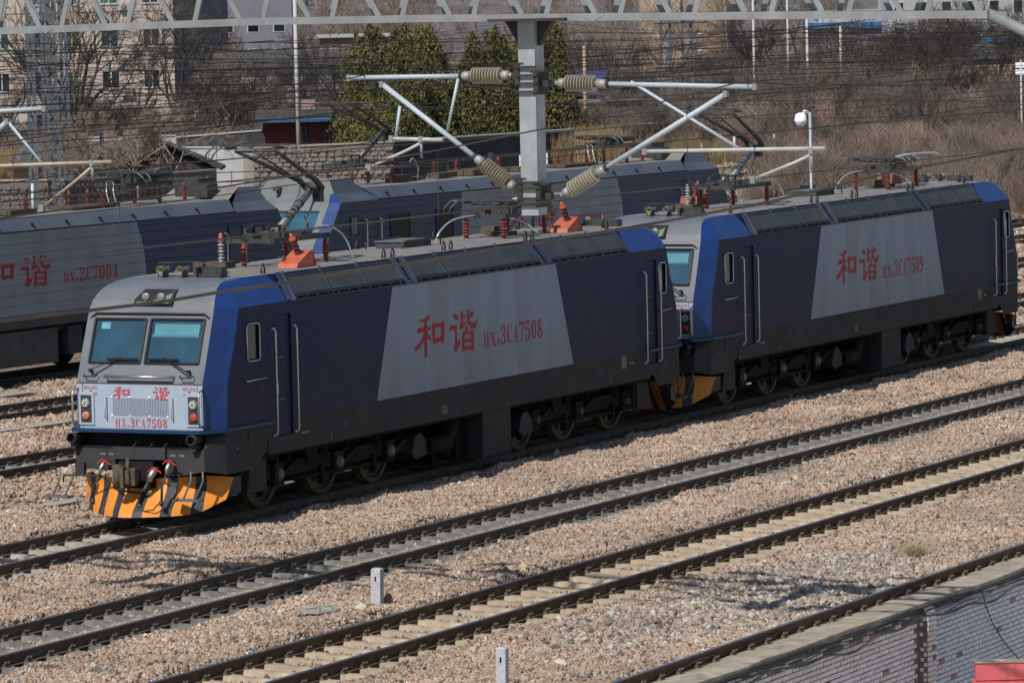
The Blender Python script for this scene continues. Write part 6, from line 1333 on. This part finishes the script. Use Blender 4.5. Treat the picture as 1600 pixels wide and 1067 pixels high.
# ---------------------------------------------------------------- yard boundary walls
def stone_wall(name, pts, label, m='stone', stones=True, D_thick=.4, z0=-.5, step=.42):
    a = pts[0]; t = empty(name, (0, 0, 0)); tag(t, label, 'wall'); rr_ = random.Random(int(a[0])); bb = MB(); st = 0; me = None; more = MB()
    for (pxa, pya, Da), (pxb, pyb, Db) in zip(pts[:-1], pts[1:]):
        A = gp(pxa, Da, z0); B_ = gp(pxb, Db, z0); za, zb = zat(pxa, pya, Da), zat(pxb, pyb, Db); d = (B_-A); L_ = d.length; d.normalize(); n = Vector((-d.y, d.x, 0))
        if n.dot(FW) < 0: n = -n
        q = [A, B_, Vector((B_.x, B_.y, zb)), Vector((A.x, A.y, za))]; bb.prism(q, n*D_thick, 0)
        bb.prism([q[3]-n*.06+Vector((0, 0, .002)), q[2]-n*.06+Vector((0, 0, .002)), q[2]-n*.06+Vector((0, 0, .08)), q[3]-n*.06+Vector((0, 0, .08))], n*(D_thick+.12), 1)
        if stones:
            z = z0+.1; row = 0
            while z < max(za, zb)-.15:
                x = .1+(row % 2)*.2
                while x < L_-.2:
                    zt_ = za+(zb-za)*x/L_
                    if z < zt_-.12:
                        c = A+d*x+Vector((0, 0, z-z0)); w_ = rr_.uniform(.26, .4)*step/.42; h_ = rr_.uniform(.16, .24); off = rr_.uniform(-.04, -.12)
                        P = [c+d*u_*w_/2+Vector((0, 0, v_*h_/2)) for u_, v_ in ((-1, -.8), (-.4, -1), (.8, -.9), (1, .3), (.5, 1), (-.8, .9))]
                        more.prism([p+n*.05 for p in P], n*(off-.05)); st += 1
                    x += rr_.uniform(.36, .46)*step/.42
                z += .235; row += 1
    bb.build('wall_core', [M[m if not stones else 'mortar'], M['wht'] if not stones else M['coping']], t)
    if stones: tag(more.build('stones', M[m], t), kind='stuff')
    return t
stone_wall('rubble_stone_wall', [(405, 232, 232), (622, 222, 232)], 'sunlit rubble stone wall behind the rear locomotive roof', 'stonel')
stone_wall('rubble_stone_wall', [(-60, 283, 216), (120, 282, 216), (345, 266, 224)], 'dark rubble stone wall below the tiled shed at left', 'stone')
stone_wall('dark_wall', [(623, 222, 233), (905, 203, 246)], 'shaded dark plain wall below the cypresses', 'dkwall', False)  # shaded stretch of the yard wall, its shade put into a dark colour
stone_wall('dark_wall', [(965, 197, 266), (1150, 186, 268), (1345, 176, 272)], 'long low dark wall half hidden by thicket at right', 'dkwall', False)
stone_wall('white_washed_wall', [(284, 231, 240), (388, 231, 236)], 'whitewashed wall piece left of the stone wall', 'wht', False)
stone_wall('concrete_wall', [(388, 236, 236), (406, 236, 233)], 'narrow stained concrete wall end beside the stone wall', 'slab', False)
stone_wall('dark_wall', [(284, 215, 262), (420, 204, 262)], 'dark wall strip running behind the whitewashed wall', 'dkwall', False)
stone_wall('low_white_wall', [(128, 216, 262), (285, 212, 262)], 'low white wall above the tiled shed roof', 'wht', False)
# old tiled shed
a = gp(28, 236, -.5); t = empty('tiled_shed', tuple(a), FACE); tag(t, 'ruined shed with an uneven old tile roof at left', 'shed'); u = 236/FOC; zb = zat(100, 258, 236)+.5; ztp = zat(100, 224, 236)+.5; w = 185*u
wbox(t, 'wall', 'silo', (0, .6, 0), (w, 3.0, zb)); rt = MB(); rr_ = random.Random(8)
b = MB(); b.prism([(-.4, 0, zb), (w, 0, zb), (w, 3.2, ztp), (.9, 3.2, ztp)], (0, 0, -.12)); b.build('roof_base', M['tile'], t); tm = MB().prism([(-.13, 0, 0), (.13, 0, 0), (.13, .42, .14), (-.13, .42, .14)], (0, 0, .04)).mesh('tile', M['tile'])
cnt = 0; more = MB()
for r_ in range(9):
    x = -.2+r_*.1
    while x < w-.1:
        y_ = r_*.34; z_ = zb+(ztp-zb)*y_/3.2+.02+rr_.uniform(0, .05)
        if cnt < 180: inst(tm, 'tile', t, (x, y_, z_), (rr_.uniform(-.1, .16), 0, rr_.uniform(-.12, .12))); cnt += 1
        x += .27
MB().tube([(w*.75, .8, zb), (w*.75, .8, ztp+.5)], .11, 8).build('chimney_pipe', M['dkmetal'], t)
a = gp(208, 228, -.5); t = empty('gable_shed', tuple(a), FACE); tag(t, 'dark shed with sagging gabled tile roof beside the small pruned tree', 'shed'); u = 228/FOC; w = 132*u; zb = zat(270, 264, 228)+.5; ztp = zat(270, 226, 228)+.5
MB().prism([(0, 0, 0), (w, 0, 0), (w, 0, zb), (w*.42, 0, ztp-.1), (0, 0, zb)], (0, 3, 0)).build('wall', M['dkwall'], t)
b = MB(); b.prism([(-.35, -.3, zb-.05), (w*.42, -.3, ztp), (w*.42, -.3, ztp+.12), (-.35, -.3, zb+.08)], (0, 3.6, 0)); b.prism([(w*.42, -.3, ztp), (w+.45, -.3, zb-.1), (w+.45, -.3, zb+.04), (w*.42, -.3, ztp+.12)], (0, 3.6, 0)); b.build('roof', M['tile'], t)
for k in range(14):
    f = k/14; s_ = 1; inst(tm, 'tile', t, (-.25+f*(w*.42+.2), -.3, zb+.08+(ztp-zb)*f), (0, -.28, 1.5)); inst(tm, 'tile', t, (w*.42+f*(w*.6), -.3, ztp+.12-(ztp-zb)*f), (0, .25, 1.5))
# ---------------------------------------------------------------- lattice towers
def lattice(px, D, wd, py_base, Ht, label, arms=()):
    p = scene_at(px, py_base, D); t = empty('lattice_mast', tuple(p), FACE+.35); tag(t, label, 'lattice mast', 'lattice masts of the rear yard'); a = wd/2
    b = MB()
    for sx in (-1, 1):
        for sy in (-1, 1): b.angle((sx*a, sy*a, -.3), (sx*a*.8, sy*a*.8, Ht), .12, .03)
    b.build('leg', M['galvt'], t); k = 0; z = .2
    while z < Ht-1:
        z1 = z+1.05; f0 = 1-.2*z/Ht; f1 = 1-.2*z1/Ht
        for j, (c0, c1) in enumerate((((-1, -1), (1, -1)), ((1, -1), (1, 1)), ((1, 1), (-1, 1)), ((-1, 1), (-1, -1)))):
            if k % 2: c0, c1 = c1, c0
            m = MB().bar((c0[0]*a*f0, c0[1]*a*f0, z), (c1[0]*a*f1, c1[1]*a*f1, z1), .055, .025); m.build('diagonal', M['galvt'], t)
            if k % 3 == 0: MB().bar((c0[0]*a*f0, c0[1]*a*f0, z), (c1[0]*a*f0, c1[1]*a*f0, z), .04, .02).build('crossbar', M['galvt'], t)
        z = z1; k += 1
    for za, lab in arms: MB().bar((-a-1.0, -a, za), (a+1.0, -a, za), .07, .07).build('crossarm', M['dkmetal'], t)
    return t
lattice(74, 214, 1.15, 328, 15, 'large grey lattice mast at the left edge beside bare trees')
lattice(93, 232, 1.1, 300, 16, 'second darker lattice mast just behind the large one at left')
lattice(1062, 268, 1.5, 238, 14, 'tall lattice mast in front of the tan silo', ((7.6, ''), (5.0, '')))
for (px, py, D) in ((1098, 54, 262), (1098, 80, 262)):
    pa = scene_at(1090, py, D); t = empty('strain_insulator', tuple(pa), FACE); tag(t, 'brown strain insulator string right of the silo mast, %s one' % ('upper' if py < 60 else 'lower'), 'insulator'); b = MB(); b.tube([(.0, 0, 0), (.35, 0, 0)], .07, 8, 1); b.lathe((.65, 0, 0), (1.3, 0, 0), [(k*.06, .05 if k % 2 else .1) for k in range(11)], 10, 0); b.tube([(.3, 0, 0), (.7, 0, 0)], .02, 5, 1); b.build('sheds', [M['redins'], M['galv']], t)
# ---------------------------------------------------------------- poles
for px, py0, py1, D, r, m, lab in ((475, 235, -40, 258, .17, 'pole', 'tall pale concrete pole in front of the maroon building'), (923, 208, 72, 262, .15, 'poleo', 'short tan concrete pole right of the hanging post'), (1187, 150, -40, 300, .12, 'pole', 'slim white pole right of the silo'), (1240, 150, -40, 310, .11, 'pole', 'white pole second right of the silo'), (1270, 150, 30, 300, .13, 'pole', 'grey white pole third right of the silo'), (1208, 120, -40, 330, .10, 'poleo', 'thin tan pole between the white ones'), (1322, 180, 40, 290, .12, 'pole', 'pale pole behind the fanned bare tree'), (128, 160, -30, 290, .13, 'poleo', 'tan pole between the dark trees at left')):
    p = gp(px, D, -.5); t = empty('utility_pole', tuple(p)); tag(t, lab, 'pole', 'concrete poles behind the yard'); zt_ = zat(px, py1, D); MB().tube([(0, 0, 0), (0, 0, zt_+.5)], [r*.8, r*.62], 10).build('shaft', M[m], t)
# white fence posts and dark railing
q = 0
for px, py0, py1, D, lab in ((52, 331, 287, 214, 'white fence post at the foot of the large left lattice mast'), (134, 318, 282, 217, 'white fence post left of the folded pantograph'), (215, 316, 288, 219, 'white fence post right of the folded pantograph'), (526, 290, 258, 232, 'white fence post over the rear locomotive nose roof'), (603, 288, 254, 238, 'white fence post below the registration arm'), (675, 287, 247, 236, 'white fence post in front of the dark wall'), (814, 284, 240, 240, 'white fence post left of the hanging post'), (855, 282, 239, 243, 'white fence post right of the hanging post'), (1097, 270, 224, 250, 'white fence post right of the lattice mast'), (1148, 256, 214, 252, 'white fence post left of the raised pantograph arm'), (1210, 253, 210, 254, 'white fence post right of the raised pantograph arm')):
    a = scene_at(px, py0, D); c = scene_at(px, py1, D); t = empty('fence_post', (a.x, a.y, a.z-.3)); tag(t, lab, 'fence post', 'white posts of the rear fence'); MB().tube([(0, 0, 0), (0, 0, c.z-a.z+.3)], .075, 8).build('post', M['fpost'], t)
t = empty('dark_railing', (0, 0, 0)); tag(t, 'thin dark steel railing behind the gap of the rear locomotives', 'railing')
b = MB()
for py in (270, 285): b.tube([scene_at(px, py-(px-340)*.03, 212) for px in (330, 420, 520, 620, 720)], .025, 5)
b.build('rail', M['dkmetal'], t)
for px in (362, 405, 470, 522, 628, 700): MB().tube([scene_at(px, 268-(px-340)*.03, 212), scene_at(px, 330, 212)], .025, 5).build('upright', M['dkmetal'], t)
# camera pole
p = scene_at(1268, 305, 116); t = empty('camera_pole', (p.x, p.y, -.3)); tag(t, 'slim grey pole carrying a white dome camera behind the second locomotive', 'camera pole'); zt_ = zat(1268, 168, 116)+.3
MB().tube([(0, 0, 0), (0, 0, zt_)], .042, 8).build('shaft', M['galv'], t); MB().cbox((0, 0, zt_), (.2, .2, .05)).build('cap', M['dkmetal'], t)
b = MB(); o_ = -RT*.24; b.tube([(0, 0, zt_-.12), tuple(o_*.6+Vector((0, 0, zt_-.1))), tuple(o_+Vector((0, 0, zt_-.18)))], .04, 8); b.lathe(tuple(o_+Vector((0, 0, zt_-.13))), tuple(o_+Vector((0, 0, zt_-1))), [(0, .05), (.04, .13), (.18, .155), (.2, .16), (.22, .15), (.3, .12), (.34, .06), (.35, 0)], 16); b.build('dome_camera', M['paper'], t)
# dwarf signal and cabinet
p = scene_at(1262, 302, 120); t = empty('dwarf_signal', tuple(p), FACE+.5); tag(t, 'black dwarf signal at the foot of the camera pole', 'signal'); b = MB(); b.cbox((0, 0, -.05), (.3, .25, .5)); b.cbox((0, 0, .1), (.36, .3, .06)); 
for z in (.08, -.08, -.24): b.tube([(-.15, 0, z), (-.3, -.03, z-.02)], [.08, .09], 8)
b.tube([(0, 0, -.3), (0, 0, -1.9)], .05, 6); b.build('lamp_housing', M['black'], t)
p = scene_at(1589, 318, 200); t = empty('trackside_cabinet', (p.x, p.y, -.2), FACE+.5); tag(t, 'light grey trackside cabinet at the right edge beyond the second locomotive', 'cabinet'); MB().box((-.25, -.3, .08), (.5, .3, .45)).build('housing', M['galv'], t); MB().box((-.3, -.34, .45), (.55, .34, .49)).build('lid', M['slab'], t); MB().box((-.4, -.4, -.3), (.65, .4, .079)).build('plinth', M['slab'], t)
